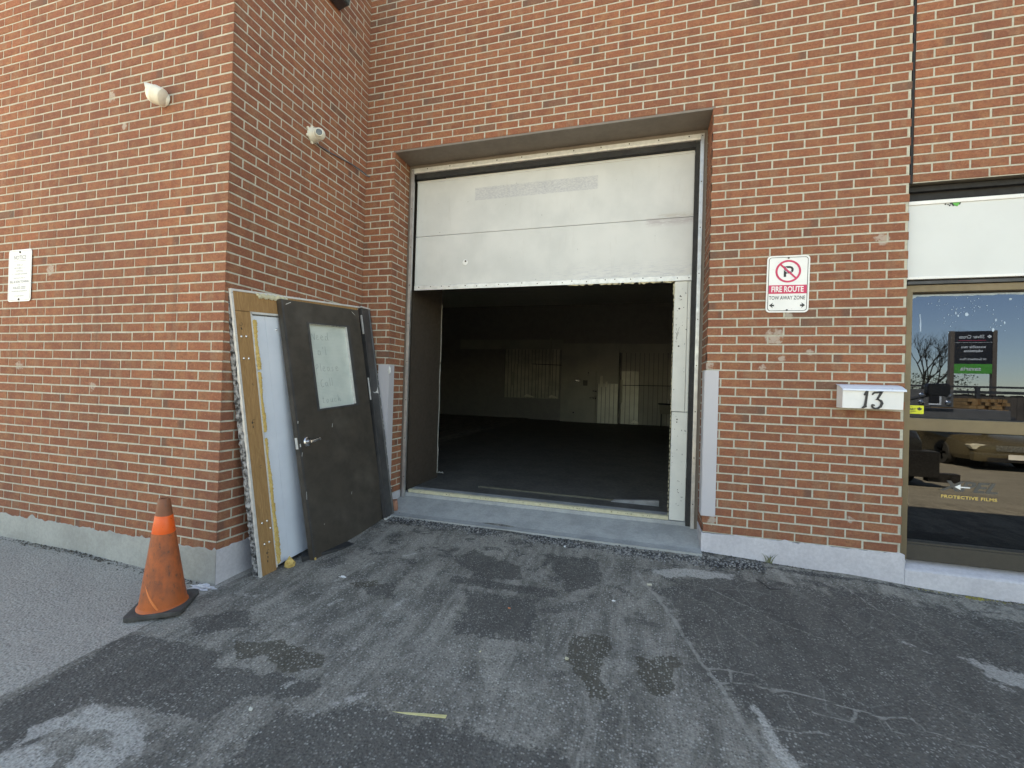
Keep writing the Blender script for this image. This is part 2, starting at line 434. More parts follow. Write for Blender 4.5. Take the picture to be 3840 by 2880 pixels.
def ground_mat():
    g = G('worn_asphalt'); P = g.geo()
    old, seal, light = g.attr('ga'); oil, crack, grav = g.attr('gb')
    nb = g.noise(P, 7, 6, .7); nm = g.noise(P, 26, 5, .7); nf = g.noise(P, 90, 3, .65)
    def edge(a, amt=.55, wd=.10):
        t = g.math('ADD', a, g.math('MULTIPLY', g.math('SUBTRACT', nb, .5), amt * 1.6))
        t = g.math('ADD', t, g.math('MULTIPLY', g.math('SUBTRACT', nm, .5), amt))
        return g.step(t, .5 - wd, .5 + wd)
    # streaks dragged in and out of the door
    ne = g.noise(P, 62, 4, .7)
    def edge(a, amt=.55, wd=.10):
        t = g.math('ADD', a, g.math('MULTIPLY', g.math('SUBTRACT', nb, .5), amt * 1.7))
        t = g.math('ADD', t, g.math('MULTIPLY', g.math('SUBTRACT', nm, .5), amt * 1.1))
        t = g.math('ADD', t, g.math('MULTIPLY', g.math('SUBTRACT', ne, .5), amt * .7))
        return g.step(t, .5 - wd * .7, .5 + wd * .7)
    stk = g.noise(g.sc(P, 2.4, .62, 1), 2.6, 7, .74, dist=.5)
    c = g.mix(g.step(stk, .38, .64), (.138, .129, .112), (.308, .288, .250))
    blot = g.noise(P, 3.4, 8, .74)
    c = g.mix(g.step(blot, .52, .60, 0, .36), c, (.355, .332, .290))
    blot2 = g.noise(g.sc(P, 1, 1.3, 1), 4.4, 8, .72, dist=.4)
    near = g.step(g.xyz(P)[1], -1.7, -.6, .18, 1)
    c = g.mix(g.math('MULTIPLY', g.step(blot2, .54, .585), g.math('MULTIPLY', near, .66)), c, (.045, .043, .043))
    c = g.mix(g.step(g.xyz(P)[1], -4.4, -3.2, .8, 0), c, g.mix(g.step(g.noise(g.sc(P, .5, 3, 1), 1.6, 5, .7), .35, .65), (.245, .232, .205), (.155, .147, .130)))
    c = g.mix(edge(old, .12, .05), c, (.395, .370, .330))
    c = g.mix(g.math('MULTIPLY', edge(seal), .80), c, (.085, .080, .072))
    c = g.mix(g.math('MULTIPLY', edge(light), .75), c, (.50, .48, .44))
    c = g.mix(g.math('MULTIPLY', edge(oil, .34, .06), .78), c, (.072, .064, .045))
    # aggregate: dense pale and dark stone grains
    vd = g.vor(P, 78, 'Color'); vx = g.xyz(vd)
    vdist = g.vor(P, 78)
    gm_ = g.step(vdist, .30, .50, 1, 0)
    wear = g.step(g.math('ADD', nb, g.math('MULTIPLY', g.math('SUBTRACT', 1.0, seal), .22)), .35, .75, .22, .85)
    c = g.mix(g.math('MULTIPLY', g.math('MULTIPLY', gm_, g.math('GREATER_THAN', vx[0], .45)), g.math('MULTIPLY', wear, .72)), c, g.mix(vx[1], (.20, .195, .18), (.56, .545, .50)))
    c = g.mix(g.math('MULTIPLY', g.math('MULTIPLY', gm_, g.math('LESS_THAN', vx[0], .30)), .42), c, (.040, .038, .036))
    v2 = g.vor(P, 34, 'Color'); v2x = g.xyz(v2)
    peb = g.math('MULTIPLY', g.step(g.vor(P, 34), .13, .22, 1, 0), g.math('GREATER_THAN', v2x[2], .83))
    c = g.mix(g.math('MULTIPLY', peb, g.math('MULTIPLY', wear, .8)), c, g.mix(v2x[0], (.30, .29, .26), (.60, .58, .53)))
    c = g.mix(g.step(nf, .38, .62, .30, 0), c, (.05, .05, .05))
    # cracks filled with pale grit; crack = distance / 0.1 m
    cd = g.math('ADD', crack, g.math('MULTIPLY', g.math('SUBTRACT', nm, .5), .16))
    ck = g.math('MULTIPLY', g.step(cd, .05, .17, 1, 0), g.step(g.noise(P, 3.1, 4, .7), .36, .56, .35, 1))
    c = g.mix(g.math('MULTIPLY', ck, .65), c, (.34, .325, .29))
    # fine map cracking across the right half
    fc = g.vor(g.sc(P, 1, 1, 1), 5.2, 'Distance', 'DISTANCE_TO_EDGE')
    fcm = g.math('MULTIPLY', g.step(g.math('ADD', fc, g.math('MULTIPLY', g.math('SUBTRACT', nm, .5), .05)), .004, .030, 1, 0), g.step(g.xyz(P)[0], 2.9, 3.5))
    fcm = g.math('MULTIPLY', fcm, g.step(g.noise(P, 1.9, 3), .46, .62))
    c = g.mix(g.math('MULTIPLY', fcm, .42), c, (.25, .245, .225))
    ge = edge(grav, .5, .08)
    c = g.mix(g.math('MULTIPLY', ge, .8), c, g.mix(g.step(g.vor(P, 75), .25, .5), (.16, .16, .15), (.022, .021, .024)))
    h = g.math('ADD', g.math('MULTIPLY', g.math('SUBTRACT', 1.0, vdist), .8), g.math('MULTIPLY', nf, .9))
    h = g.math('SUBTRACT', h, g.math('MULTIPLY', ck, .8))
    g.bump(h, .75, .006)
    return g.fin(c, g.step(nm, .3, .7, .74, .92), 0, .3)
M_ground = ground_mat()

def glass_mat(nm, tint, ior):
    g = G(nm)
    gl = g.n('ShaderNodeBsdfGlossy'); gl.inputs['Roughness'].default_value = .0; gl.inputs['Color'].default_value = (*tint, 1)
    tr = g.n('ShaderNodeBsdfTransparent'); tr.inputs['Color'].default_value = (.10, .105, .11, 1)
    fr = g.n('ShaderNodeFresnel'); fr.inputs['IOR'].default_value = ior
    mx = g.n('ShaderNodeMixShader')
    g.nt.links.new(fr.outputs[0], mx.inputs[0]); g.nt.links.new(tr.outputs[0], mx.inputs[1]); g.nt.links.new(gl.outputs[0], mx.inputs[2])
    g.nt.links.new(mx.outputs[0], g.out.inputs[0])
    return g.m
M_glass = glass_mat('tinted_window_glass', (.90, .95, 1), 1.9)
M_glassb = glass_mat('blue_filmed_glass', (.42, .55, .80), 2.0)

# ================================================================ GROUND
def base_z(X):
    return np.interp(X, [-2.4, -1.4, -.7, .2, 3.3, 3.8, 4.3, 5.0, 9], [-.01, -.0, -.08, -.15, -.155, -.18, -.2, -.24, -.26])
def gz(X, Y):
    b = base_z(X); e = 1 - np.exp(np.minimum(Y, 0) / 1.8)
    far = -.42 - .13 * np.clip((-Y - 4) / 5, 0, 1)
    return b + (far - b) * e
def GZ(x, y): return float(gz(np.array(x, float), np.array(y, float)))

def seg_dist(PX, PY, pts, closed=False):
    d = np.full(PX.shape, 1e9)
    n = len(pts)
    for i in range(n if closed else n - 1):
        ax, ay = pts[i]; bx, by = pts[(i + 1) % n]
        vx, vy = bx - ax, by - ay; L = vx * vx + vy * vy + 1e-12
        t = np.clip(((PX - ax) * vx + (PY - ay) * vy) / L, 0, 1)
        d = np.minimum(d, np.hypot(PX - ax - t * vx, PY - ay - t * vy))
    return d
def inside(PX, PY, pts):
    c = np.zeros(PX.shape, bool); n = len(pts)
    for i in range(n):
        ax, ay = pts[i]; bx, by = pts[i - 1]
        if ay == by: continue
        c ^= ((ay > PY) != (by > PY)) & (PX < (bx - ax) * (PY - ay) / (by - ay) + ax)
    return c
def field(PX, PY, pts, soft=.08):
    d = seg_dist(PX, PY, pts, True); s_ = np.where(inside(PX, PY, pts), -d, d)
    return np.clip(.5 - s_ / (2 * soft), 0, 1)

def axis(lo, hi, step, far_lo, far_hi):
    a = list(np.arange(lo, hi + 1e-6, step)); x = lo; st = step
    pre = []
    while x > far_lo: st *= 1.35; x -= st; pre.append(x)
    x = hi; st = step; post = []
    while x < far_hi: st *= 1.35; x += st; post.append(x)
    return np.array(pre[::-1] + a + post)
gx = axis(-2.7, 5.7, .016, -260, 260); gy = axis(-3.3, .02, .016, -260, 60)
GXm, GYm = np.meshgrid(gx, gy)
GXf, GYf = GXm.ravel(), GYm.ravel()
def wob(a, b, k):
    return (np.sin(a * 11 + 3 * np.sin(b * 5 + k)) * .5 + np.sin(b * 23 + a * 9 + 2 * np.sin(a * 17 + k)) * .28 + np.sin(a * 47 - b * 41 + k * 3) * .15 + np.sin(a * 83 + b * 71 + k) * .08)
WXf = GXf + .016 * wob(GXf, GYf, 1.3); WYf = GYf + .016 * wob(GYf, GXf, 4.1)
GZf = gz(GXf, GYf)
lump = 0.006 * np.sin(GXf * 3.1 + GYf * 1.7) * np.sin(GYf * 4.3 - GXf) + .003 * np.sin(GXf * 9 + 2 * np.sin(GYf * 7))
GZf = GZf + lump * (np.abs(GYf) < 6)
nx, ny = len(gx), len(gy)
me = bpy.data.meshes.new('ground')
co = np.stack([GXf, GYf, GZf], 1)
me.vertices.add(nx * ny); me.vertices.foreach_set('co', co.ravel())
ii = (np.arange(ny - 1)[:, None] * nx + np.arange(nx - 1)[None, :]).ravel()
quads = np.stack([ii, ii + 1, ii + nx + 1, ii + nx], 1)
me.loops.add(len(quads) * 4); me.loops.foreach_set('vertex_index', quads.ravel())
me.polygons.add(len(quads)); me.polygons.foreach_set('loop_start', np.arange(len(quads)) * 4)
try: me.polygons.foreach_set('loop_total', np.full(len(quads), 4))
except Exception: pass
me.update(calc_edges=True)
me.polygons.foreach_set('use_smooth', [True] * len(quads))
old = np.clip(.5 - (GXf - .03 - .10 * np.clip(GYf + 1.75, 0, 1)) / .12, 0, 1) * (GYf < -1.2)
# sealed black patches
seal = np.zeros_like(GXf)
for poly, so_ in [([(.11, -2.95), (.083, -2.36), (.03, -2.124), (.28, -2.1), (.64, -2.06), (.75, -2.18), (1.03, -2.13), (1.36, -2.11), (1.336, -2.21), (1.06, -2.31), (1.02, -2.47), (.71, -2.47), (.42, -2.57), (.47, -2.75), (.3, -2.95)], .07),
              ([(1.30, -2.35), (1.6, -2.2), (2.3, -2.15), (2.9, -2.2), (2.8, -3.2), (1.25, -3.2)], .14),
              ([(.2, -1.9), (.5, -1.72), (.62, -1.85), (.4, -2.02)], .07),
              ([(.95, -1.26), (1.16, -1.155), (1.257, -1.31), (1.07, -1.33)], .05),
              ([(1.51, -.49), (1.94, -.63), (2.01, -.82), (1.77, -.89), (1.41, -.7)], .07), ([(2.1, -.41), (2.52, -.38), (2.56, -.73), (2.36, -.9)], .06),
              ([(1.5, -.93), (2.3, -.9), (2.3, -1.0), (1.5, -1.02)], .05), ([(1.7, -1.1), (2.2, -1.05), (2.25, -1.5), (1.8, -1.55)], .12),
              ([(2.95, -.75), (3.3, -.3), (4.6, -.28), (6.2, -.3), (6.2, -2.0), (3.6, -2.2), (3.3, -1.7)], .22)]:
    seal = np.maximum(seal, field(WXf, WYf, poly, so_))
lt = np.zeros_like(GXf)
for poly, so_ in [([(.485, -2.66), (.456, -2.56), (.658, -2.53), (.83, -2.58), (.95, -2.68), (.876, -2.71), (.72, -2.645)], .05),
              ([(.40, -2.9), (.48, -2.763), (.67, -2.79), (.64, -2.9)], .05), ([(.35, -2.72), (.43, -2.60), (.5, -2.63), (.42, -2.78)], .04),
              ([(.70, -2.72), (.86, -2.66), (.93, -2.76), (.8, -2.85)], .04),
              ([(4.57, -.85), (4.81, -.876), (4.95, -1.02), (4.7, -1.06), (4.58, -1.0)], .07),
              ([(2.9, -.42), (3.2, -.33), (3.5, -.3), (3.45, -.38), (3.0, -.5)], .05),
              ([(3.33, -1.62), (3.36, -1.62), (3.45, -1.95), (3.38, -1.95)], .03)]:
    lt = np.maximum(lt, field(WXf, WYf, poly, so_ * 1.5))
for pts, wd in [([(1.19, -2.2), (1.316, -1.886), (1.308, -1.326), (1.308, -1.148)], .05), ([(.83, -2.11), (.842, -1.755), (.93, -1.376)], .05), ([(1.42, -2.3), (1.58, -2.14), (1.69, -1.96)], .05),
                ([(.71, -1.26), (.836, -.926), (1.233, -.57)], .05), ([(2.95, -1.3), (2.9, -1.0), (2.7, -.75)], .03), ([(.2, -1.62), (.7, -1.45), (.95, -1.1)], .04),
                ([(3.9, -.45), (4.3, -.8), (4.9, -1.3)], .05)]:
    lt = np.maximum(lt, np.clip(.60 - seg_dist(WXf, WYf, pts) / (3.0 * wd), 0, 1) * .80)
oil = np.zeros_like(GXf)
for poly in [[(2.444, -1.327), (2.687, -1.277), (2.666, -1.408), (2.632, -1.511), (2.676, -1.703), (2.73, -1.742), (2.707, -1.785), (2.621, -1.795), (2.471, -1.584)],
             [(2.838, -1.424), (3.017, -1.39), (3.054, -1.444), (2.952, -1.672), (2.865, -1.699), (2.813, -1.561)],
             [(.82, -1.95), (1.2, -1.93), (1.28, -2.02), (1.1, -2.1), (.85, -2.05)], [(.84, -1.23), (1.05, -1.15), (1.1, -1.2), (.98, -1.28)], [(.62, -2.0), (.9, -1.9), (1.05, -2.0), (.8, -2.12)]]:
    oil = np.maximum(oil, field(GXf + 2.2 * (WXf - GXf), GYf + 2.2 * (WYf - GYf), poly, .06))
ckd = np.full(GXf.shape, .3)
for pts in [[(2.8, -.5), (2.867, -.67), (2.999, -.896), (3.076, -1.156), (3.162, -1.41), (3.208, -1.535), (3.286, -1.75), (3.345, -1.9), (3.39, -2.1)],
            [(3.162, -1.41), (3.266, -1.398), (3.405, -1.392), (3.467, -1.486), (3.676, -1.468), (3.797, -1.495), (3.882, -1.515), (4.038, -1.463), (4.052, -1.536), (4.164, -1.556), (4.257, -1.553), (4.4, -1.65)],
            [(3.209, -1.525), (3.348, -1.49), (3.441, -1.495), (3.502, -1.528), (3.508, -1.627), (3.506, -1.705)],
            [(4.222, -.17), (4.342, -.462), (4.517, -.543), (4.659, -.652), (4.727, -.75), (4.812, -.876), (5.1, -1.15)],
            [(3.271, -1.095), (3.304, -1.322), (3.272, -1.477)], [(3.081, -.641), (3.239, -.761), (3.339, -.937), (3.476, -1.124)],
            [(3.882, -1.515), (3.902, -1.586), (3.955, -1.598)], [(3.30, -.56), (3.6, -.8), (3.85, -.95)], [(3.48, -1.48), (3.62, -1.58), (3.76, -1.60), (3.80, -1.5)],
            [(3.34, -1.75), (3.6, -1.72), (3.9, -1.85)]]:
    ckd = np.minimum(ckd, seg_dist(WXf, WYf, pts) * (1.0 if pts[0] == (2.8, -.5) else 1.7))
grv = np.clip(.62 - seg_dist(GXf, GYf, [(.5, -.10), (1.12, -.09), (1.92, -.13), (2.61, -.17), (3.23, -.16), (3.8, -.09), (5, -.05)]) / .16, 0, 1)
grv = np.maximum(grv, np.clip(.55 - np.abs(GYf + 1.60) / .08, 0, 1) * (GXf < .0) * .9)
for nm, arr in (('ga', (old, seal, lt)), ('gb', (oil, ckd / .1, grv))):
    at = me.attributes.new(nm, 'FLOAT_VECTOR', 'POINT')
    at.data.foreach_set('vector', np.stack(arr, 1).astype(np.float32).ravel())
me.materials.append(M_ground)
ground = bpy.data.objects.new('ground', me); COL.objects.link(ground)
ground['kind'] = 'structure'

# ================================================================ BUILDING
H = .07; ML = .2233; J = .0115; ZOFF = 0.0
DB = 1.565           # depth of the block on the left
TOPZ = 5.2
bld = empty('brick_building', T(2.8, .0, -.15))
tag(bld, 'red brick industrial unit with pale mortar, overhead loading door and bronze window', 'building')
INV = bld.matrix_world.inverted()
def bpart(mb, name, mats, **kw):
    o = mb.build(name, mats, **kw)
    o.parent = bld; o.matrix_parent_inverse = INV
    return o

def brick_wall(name, org, ud, nd, u0, u1, k0, k1, half0=True, shift=0., holes=(), startcorner=0, endcorner=0, rowspan=None, mort=True, seed=1):
    """courses k0..k1 of single bricks between u0 and u1. org at u=0,z=0; ud along the wall, nd outward.
    startcorner/endcorner: 0 plain end, 1 = outer corner that owns the arris, 2 = outer corner that butts the arris."""
    rr = random.Random(seed)
    ud = Vector(ud); nd = Vector(nd); org = Vector(org)
    V = []; Fs = []; MI = []; BK = []; BU = []
    bev = .003
    def P(u, z, d): return org + ud * u + nd * d + Vector((0, 0, z))
    for k in range(k0, k1):
        z0 = k * H + J / 2; z1 = (k + 1) * H - J / 2
        a, b = (u0, u1) if rowspan is None else rowspan(k, u0, u1)
        if b - a < .02: continue
        # bond laid from the wall origin
        odd = (k % 2 == 0) == half0
        cuts = []
        x = shift + (ML / 2 if odd else 0.0)
        n0 = math.floor((a - x) / ML) - 1
        x += n0 * ML
        while x < b + ML:
            cuts.append(x); x += ML
        for i in range(len(cuts) - 1):
            s0 = cuts[i] + J / 2; s1 = cuts[i + 1] - J / 2
            lc = rc = 0
            if s0 < a + J * .9:
                if s1 < a + .03: continue
                s0 = a; lc = startcorner
            if s1 > b - J * .9:
                if s0 > b - .02: continue
                s1 = b; rc = endcorner
            if i == 0 and s0 < a: s0 = a
            spans = [(s0, s1, lc, rc)]
            for (ha, hb, ka, kb) in holes:
                if ka <= k < kb:
                    ns = []
                    for (p, q, l_, r_) in spans:
                        if q <= ha + .001 or p >= hb - .001: ns.append((p, q, l_, r_)); continue
                        if p < ha - .02: ns.append((p, ha, l_, 1))
                        if q > hb + .02: ns.append((hb, q, 1, r_))
                    spans = ns
            for (p, q, l_, r_) in spans:
                if q - p < .018: continue
                jx = rr.uniform(-.0012, .0012); jz = rr.uniform(-.0012, .0012); jd = rr.uniform(-.0012, .0010)
                p2 = p + (jx if l_ == 0 else 0); q2 = q + (jx if r_ == 0 else 0)
                za, zb = z0 + jz, z1 + jz
                tilt = rr.uniform(-.0012, .0012)
                fi = [(p2 + bev, za + bev), (q2 - bev, za + bev), (q2 - bev, zb - bev), (p2 + bev, zb - bev)]
                fo = [(p2, za), (q2, za), (q2, zb), (p2, zb)]
                o = len(V)
                V += [P(u, z, jd * (0 if (l_ or r_) else 1)) for u, z in fi]
                fi = [(u + rr.uniform(-.0012, .0012), z + rr.uniform(-.0013, .0013)) for u, z in fi] if not (l_ or r_) else fi
                if l_ == 2: fo[0] = (p2 + bev, za); fo[3] = (p2 + bev, zb)
                if r_ == 2: fo[1] = (q2 - bev, za); fo[2] = (q2 - bev, zb)
                V += [P(u, z + tilt * (1 if u > p2 + .01 else -1), -bev) for u, z in fo]
                V += [P(u, z + tilt * (1 if u > p2 + .01 else -1), -.02) for u, z in fo]
                F = [(0, 1, 2, 3)]
                for s_ in range(4):
                    t = (s_ + 1) % 4
                    if (s_ == 3 and l_ == 2) or (s_ == 1 and r_ == 2): continue
                    F.append((s_, 4 + s_, 4 + t, t))
                    if (s_ == 3 and l_ == 1) or (s_ == 1 and r_ == 1): continue
                    F.append((4 + s_, 8 + s_, 8 + t, 4 + t))
                Fs += [tuple(i_ + o for i_ in f) for f in F]; MI += [0] * len(F)
                bk = (rr.random(), rr.random(), rr.random())
                
                BK += [bk] * 12
                L = q2 - p2
                us = [(u - p2) / L for u, z in fi] + [(u - p2) / L for u, z in fo] * 2
                vs_ = [0, 0, 1, 1] * 3
                BU += [(a_, b_, 0) for a_, b_ in zip(us, vs_)]
    if mort:
        # mortar bed, split into strips so it can dodge the openings
        for k in range(k0, k1):
            a, b = (u0, u1) if rowspan is None else rowspan(k, u0, u1)
            spans = [(a, b)]
            for (ha, hb, ka, kb) in holes:
                if ka <= k < kb:
                    ns = []
                    for (p, q) in spans:
                        if q <= ha or p >= hb: ns.append((p, q)); continue
                        if p < ha: ns.append((p, ha - .006))
                        if q > hb: ns.append((hb + .006, q))
                    spans = ns
            for (p, q) in spans:
                if startcorner and p == a: p += .006
                if endcorner and q == b: q -= .006
                o = len(V); m = -.0035
                V += [P(p, k * H, m), P(q, k * H, m), P(q, (k + 1) * H, m), P(p, (k + 1) * H, m)]
                Fs.append((o, o + 1, o + 2, o + 3)); MI.append(1)
                BK += [(0, 0, 0)] * 4; BU += [(0, 0, 0)] * 4
    me = bpy.data.meshes.new(name)
    flip = ud.cross(Vector((0, 0, 1))).dot(nd) < 0
    if flip: Fs = [f[::-1] for f in Fs]
    me.from_pydata([tuple(p) for p in V], [], Fs)
    me.materials.append(M_brick); me.materials.append(M_mortar)
    me.polygons.foreach_set('material_index', MI)
    for nm, arr in (('bk', BK), ('buv', BU)):
        at = me.attributes.new(nm, 'FLOAT_VECTOR', 'POINT'); at.data.foreach_set('vector', np.array(arr, np.float32).ravel())
    me.update()
    o = bpy.data.objects.new(name, me); COL.objects.link(o)
    o.parent = bld; o.matrix_parent_inverse = INV
    return o

KT = int(TOPZ / H)
XL, XR = .335, 3.307          # loading door opening
WL, WR = 4.665, 6.45          # window bay
KW = 39                        # top of window bay, course
# left block, front face (Y=-DB), bricks run back from the corner at X=0
brick_wall('wall', (0, -DB, 0), (-1, 0, 0), (0, -1, 0), 0, 5.6, -1, KT, half0=False, startcorner=1, seed=3)
# left block, side face (X=0)
brick_wall('wall', (0, -DB, 0), (0, 1, 0), (1, 0, 0), 0, DB - .001, -1, KT, half0=True, startcorner=2, seed=4)
# main wall left pier + above the door + right pier
brick_wall('wall', (XR, 0, 0), (1, 0, 0), (0, -1, 0), -.004 - XR, WL - XR, 0, KT, half0=False, shift=0,
           holes=[(XL - XR, 0.0, -2, 50)], endcorner=1,
           rowspan=None, seed=5)
# right section beyond the movement joint, above the window
brick_wall('wall', (WL + .016, -.004, 0), (1, 0, 0), (0, -1, 0), 0, 6.2, 0, KT, half0=True,
           holes=[(-.01, WR - WL, -2, KW)], seed=6)
# reveals of the door opening
brick_wall('wall', (XL, 0, 0), (0, 1, 0), (1, 0, 0), 0, .30, 0, 50, half0=True, startcorner=2, seed=7)
brick_wall('wall', (XR, 0, 0), (0, 1, 0), (-1, 0, 0), 0, .30, 0, 50, half0=True, startcorner=2, seed=8)
# hidden backing so that no light leaks through
m = MB()
m.box(-5.6, -.012, -DB + .012, .25, -.4, TOPZ)
m.box(-5.6, XL - .02, .02, .29, -.4, TOPZ)
m.box(XL - .02, XR + .02, .02, .29, 3.52, TOPZ)
m.box(XR + .012, WL - .012, .02, .29, -.4, TOPZ)
m.box(WL - .012, 10.9, .02, .29, 2.75, TOPZ)
m.box(WR + .012, 10.9, .02, .29, -.4, 2.75)
m.box(-5.6, 10.9, .30, 12.4, 5.0, TOPZ)          # roof slab
m.box(-5.6, -5.3, .30, 12.4, -.4, 5.0)
m.box(10.6, 10.9, .30, 12.4, -.4, 5.0)
m.box(-5.3, 10.6, 12.1, 12.4, -.4, 5.0)
bpart(m, 'backing_wall', paint('block_backing', (.30, .29, .27)))
m = MB(); m.box(-5.7, -.0, -DB - .03, .3, TOPZ, TOPZ + .08); m.box(.0, 10.9, -.03, .3, TOPZ, TOPZ + .08)
bpart(m, 'parapet_cap', M_bronze)
# movement joint
m = MB(); m.box(WL + .001, WL + .0155, .004, .019, 2.73, TOPZ)
bpart(m, 'movement_joint', M_dark)

def plinth(name, p0, p1, nd, top, mat_, jag=.012, low=-.6, step=.02, thick=.02, proud=.004, topf=None):
    rr = random.Random(len(name) + int(p0[0] * 10))
    p0 = Vector(p0); p1 = Vector(p1); L = (p1 - p0).length; ud = (p1 - p0) / L; nd = Vector(nd)
    n = max(2, int(L / step)); V = []; F = []
    jg = 0; hh = []
    for i in range(n + 1):
        jg = jg * .6 + rr.uniform(-1, 1) * jag * .5
        if rr.random() < .05: jg += jag * 1.4
        hh.append(top + jg if 0 < i < n else top)
    for i in range(n + 1):
        b = p0 + ud * (L * i / n)
        for z, d in ((low, proud), (hh[i] - .004, proud), (hh[i], proud - .003), (hh[i], -thick)):
            q = b + nd * d; V.append((q.x, q.y, z))
    for i in range(n):
        for k in range(3):
            F.append((i * 4 + k, (i + 1) * 4 + k, (i + 1) * 4 + k + 1, i * 4 + k + 1))
    mb = MB(); mb.add(V, F); return bpart(mb, name, mat_)
plinth('foundation', (-5.6, -DB, 0), (.004, -DB, 0), (0, -1, 0), -.055, M_conc, .014)
plinth('foundation', (0, -DB - .002, 0), (0, -.0, 0), (1, 0, 0), -.055, M_concp, .005)
plinth('foundation', (.0, 0, 0), (XL, 0, 0), (0, -1, 0), -.002, M_concp, .006)
plinth('foundation', (XR - .004, 0, 0), (WL + .02, 0, 0), (0, -1, 0), -.004, M_concw, .008)
plinth('foundation', (XL, -.002, 0), (XL, .34, 0), (1, 0, 0), -.002, M_concp, .006)
plinth('foundation', (XR, -.002, 0), (XR, .34, 0), (-1, 0, 0), -.002, M_concw, .006)
m = MB()
m.prism([(-.0075, -.6), (-.0075, -.112), (.008, -.10), (.10, -.062), (.30, -.06), (.30, -.6)], WL + .021, 11, 'x')
o = bpart(m, 'window_sill', M_concw, bevel=.004)

# ---------------------------------------------------------------- loading door opening
m = MB(); m.box(XL - .02, XR + .02, .003, .30, 3.487, 3.515)
bpart(m, 'lintel_soffit', M_brown)
m = MB()
m.prism([(-.105, -.6), (-.100, -.150), (.0, -.147), (.30, -.070), (.33, -.063), (.345, -.034), (.62, -.030), (.62, -.6)], XL + .005, XR - .005, 'x')
# second wedge so that the slab face reads as cast concrete
apr = bpart(m, 'door_apron', M_apron)
# perimeter frame (a part) with its strips
m = MB()
m.box(XL, XL + .028, .30, .34, -.07, 3.487)
m.box(XR - .030, XR, .30, .34, -.07, 3.487)
m.box(XL + .028, XR - .030, .30, .34, 3.452, 3.487)
fr = bpart(m, 'door_frame', M_brown)
def sub(mb, name, mats, parent, **kw):
    o = mb.build(name, mats, **kw); o.parent = parent
    o.matrix_parent_inverse = INV if parent.type == 'MESH' and parent.parent == bld else Matrix.Identity(4)
    return o
def bsub(mb, name, mats, parent, **kw):
    o = mb.build(name, mats, **kw); o.parent = parent
    return o
# (children of mesh parts whose own origin is the world origin keep world coordinates)
m = MB()
m.prism([(.288, 3.452), (.288, 3.418), (.296, 3.405), (.330, 3.405), (.330, 3.452)], XL + .055, XR - .028, 'x')
for i in range(11):
    x = .55 + i * .26; m.lathe([(.006, 0), (.006, .003), (.003, .005)], 8, T(x, .288, 3.437) @ Rx(rad(90)), 1)
bsub(m, 'head_trim', [M_alumw, M_screw], fr)
for (xa, xb) in ((XL + .028, XL + .060), (XR - .060, XR - .030)):
    m = MB()
    m.prism([(xa, .285), (xb, .285), (xb, .292), (xa + .018, .294), (xa + .018, .335), (xa, .335)], -.068, 3.452, 'z')
    for i in range(9):
        m.lathe([(.005, 0), (.005, .003)], 8, T((xa + xb) / 2, .285, .15 + i * .41) @ Rx(rad(90)), 1)
    bsub(m, 'side_trim', [M_alum, M_screw], fr)
m = MB(); m.box(XR - .098, XR - .060, .325, .352, -.060, 3.40); m.box(XL + .072, XR - .098, .318, .352, 3.352, 3.404)
bsub(m, 'weather_seal', M_rubber, fr)

# overhead door: two insulated sections left in the opening
dx0, dx1 = XL + .058, XR - .062
m = MB(); m.box(dx0, dx1, .372, .415, 2.746, 3.345); m.box(dx0, dx1, .366, .372, 3.327, 3.350, 0)
dr = bpart(m, 'overhead_door', M_doorw, bevel=.002)
m = MB(); m.box(dx0, dx1, .370, .415, 2.168, 2.741)
bsub(m, 'door_section', M_doorw, dr, bevel=.002)
m = MB(); m.prism([(.362, 2.160), (.362, 2.205), (.3695, 2.212), (.3695, 2.160)], dx0 + .002, dx1 - .002, 'x')
rr = random.Random(5)
for i in range(22):
    x = dx0 + .05 + i * (dx1 - dx0 - .1) / 21 + rr.uniform(-.03, .03)
    m.lathe([(.0055, 0), (.0055, .002)], 8, T(x, .362, 2.188 + rr.uniform(-.008, .008)) @ Rx(rad(90)), 1)
bsub(m, 'bottom_rail', [M_alumw, M_screw], dr)
# torn foam under the rail
m = MB(); rr = random.Random(9)
for i in range(70):
    x = 2.05 + rr.random() ** .6 * 1.02
    m.blob((x, .375, 2.158 - rr.random() * .006), (rr.uniform(.008, .024), .008, rr.uniform(.004, .010)), i, .5)
for i in range(14):
    m.blob((3.062 + rr.uniform(-.004, .004), .385, 2.13 - i * .007), (.008, .01, rr.uniform(.004, .011)), i, .5)
bsub(m, 'foam_residue', M_foamp, dr, smooth=True)
# spyhole disc
m = MB(); m.lathe([(.030, 0), (.030, .004), (.024, .006), (.0, .006)], 24, T(.98, .370, 2.437) @ Rx(rad(90)))
m.lathe([(.010, 0), (.010, .002)], 12, T(.988, .364, 2.449) @ Rx(rad(90)), 1)
bsub(m, 'spyhole_cover', [M_white, M_screw], dr)
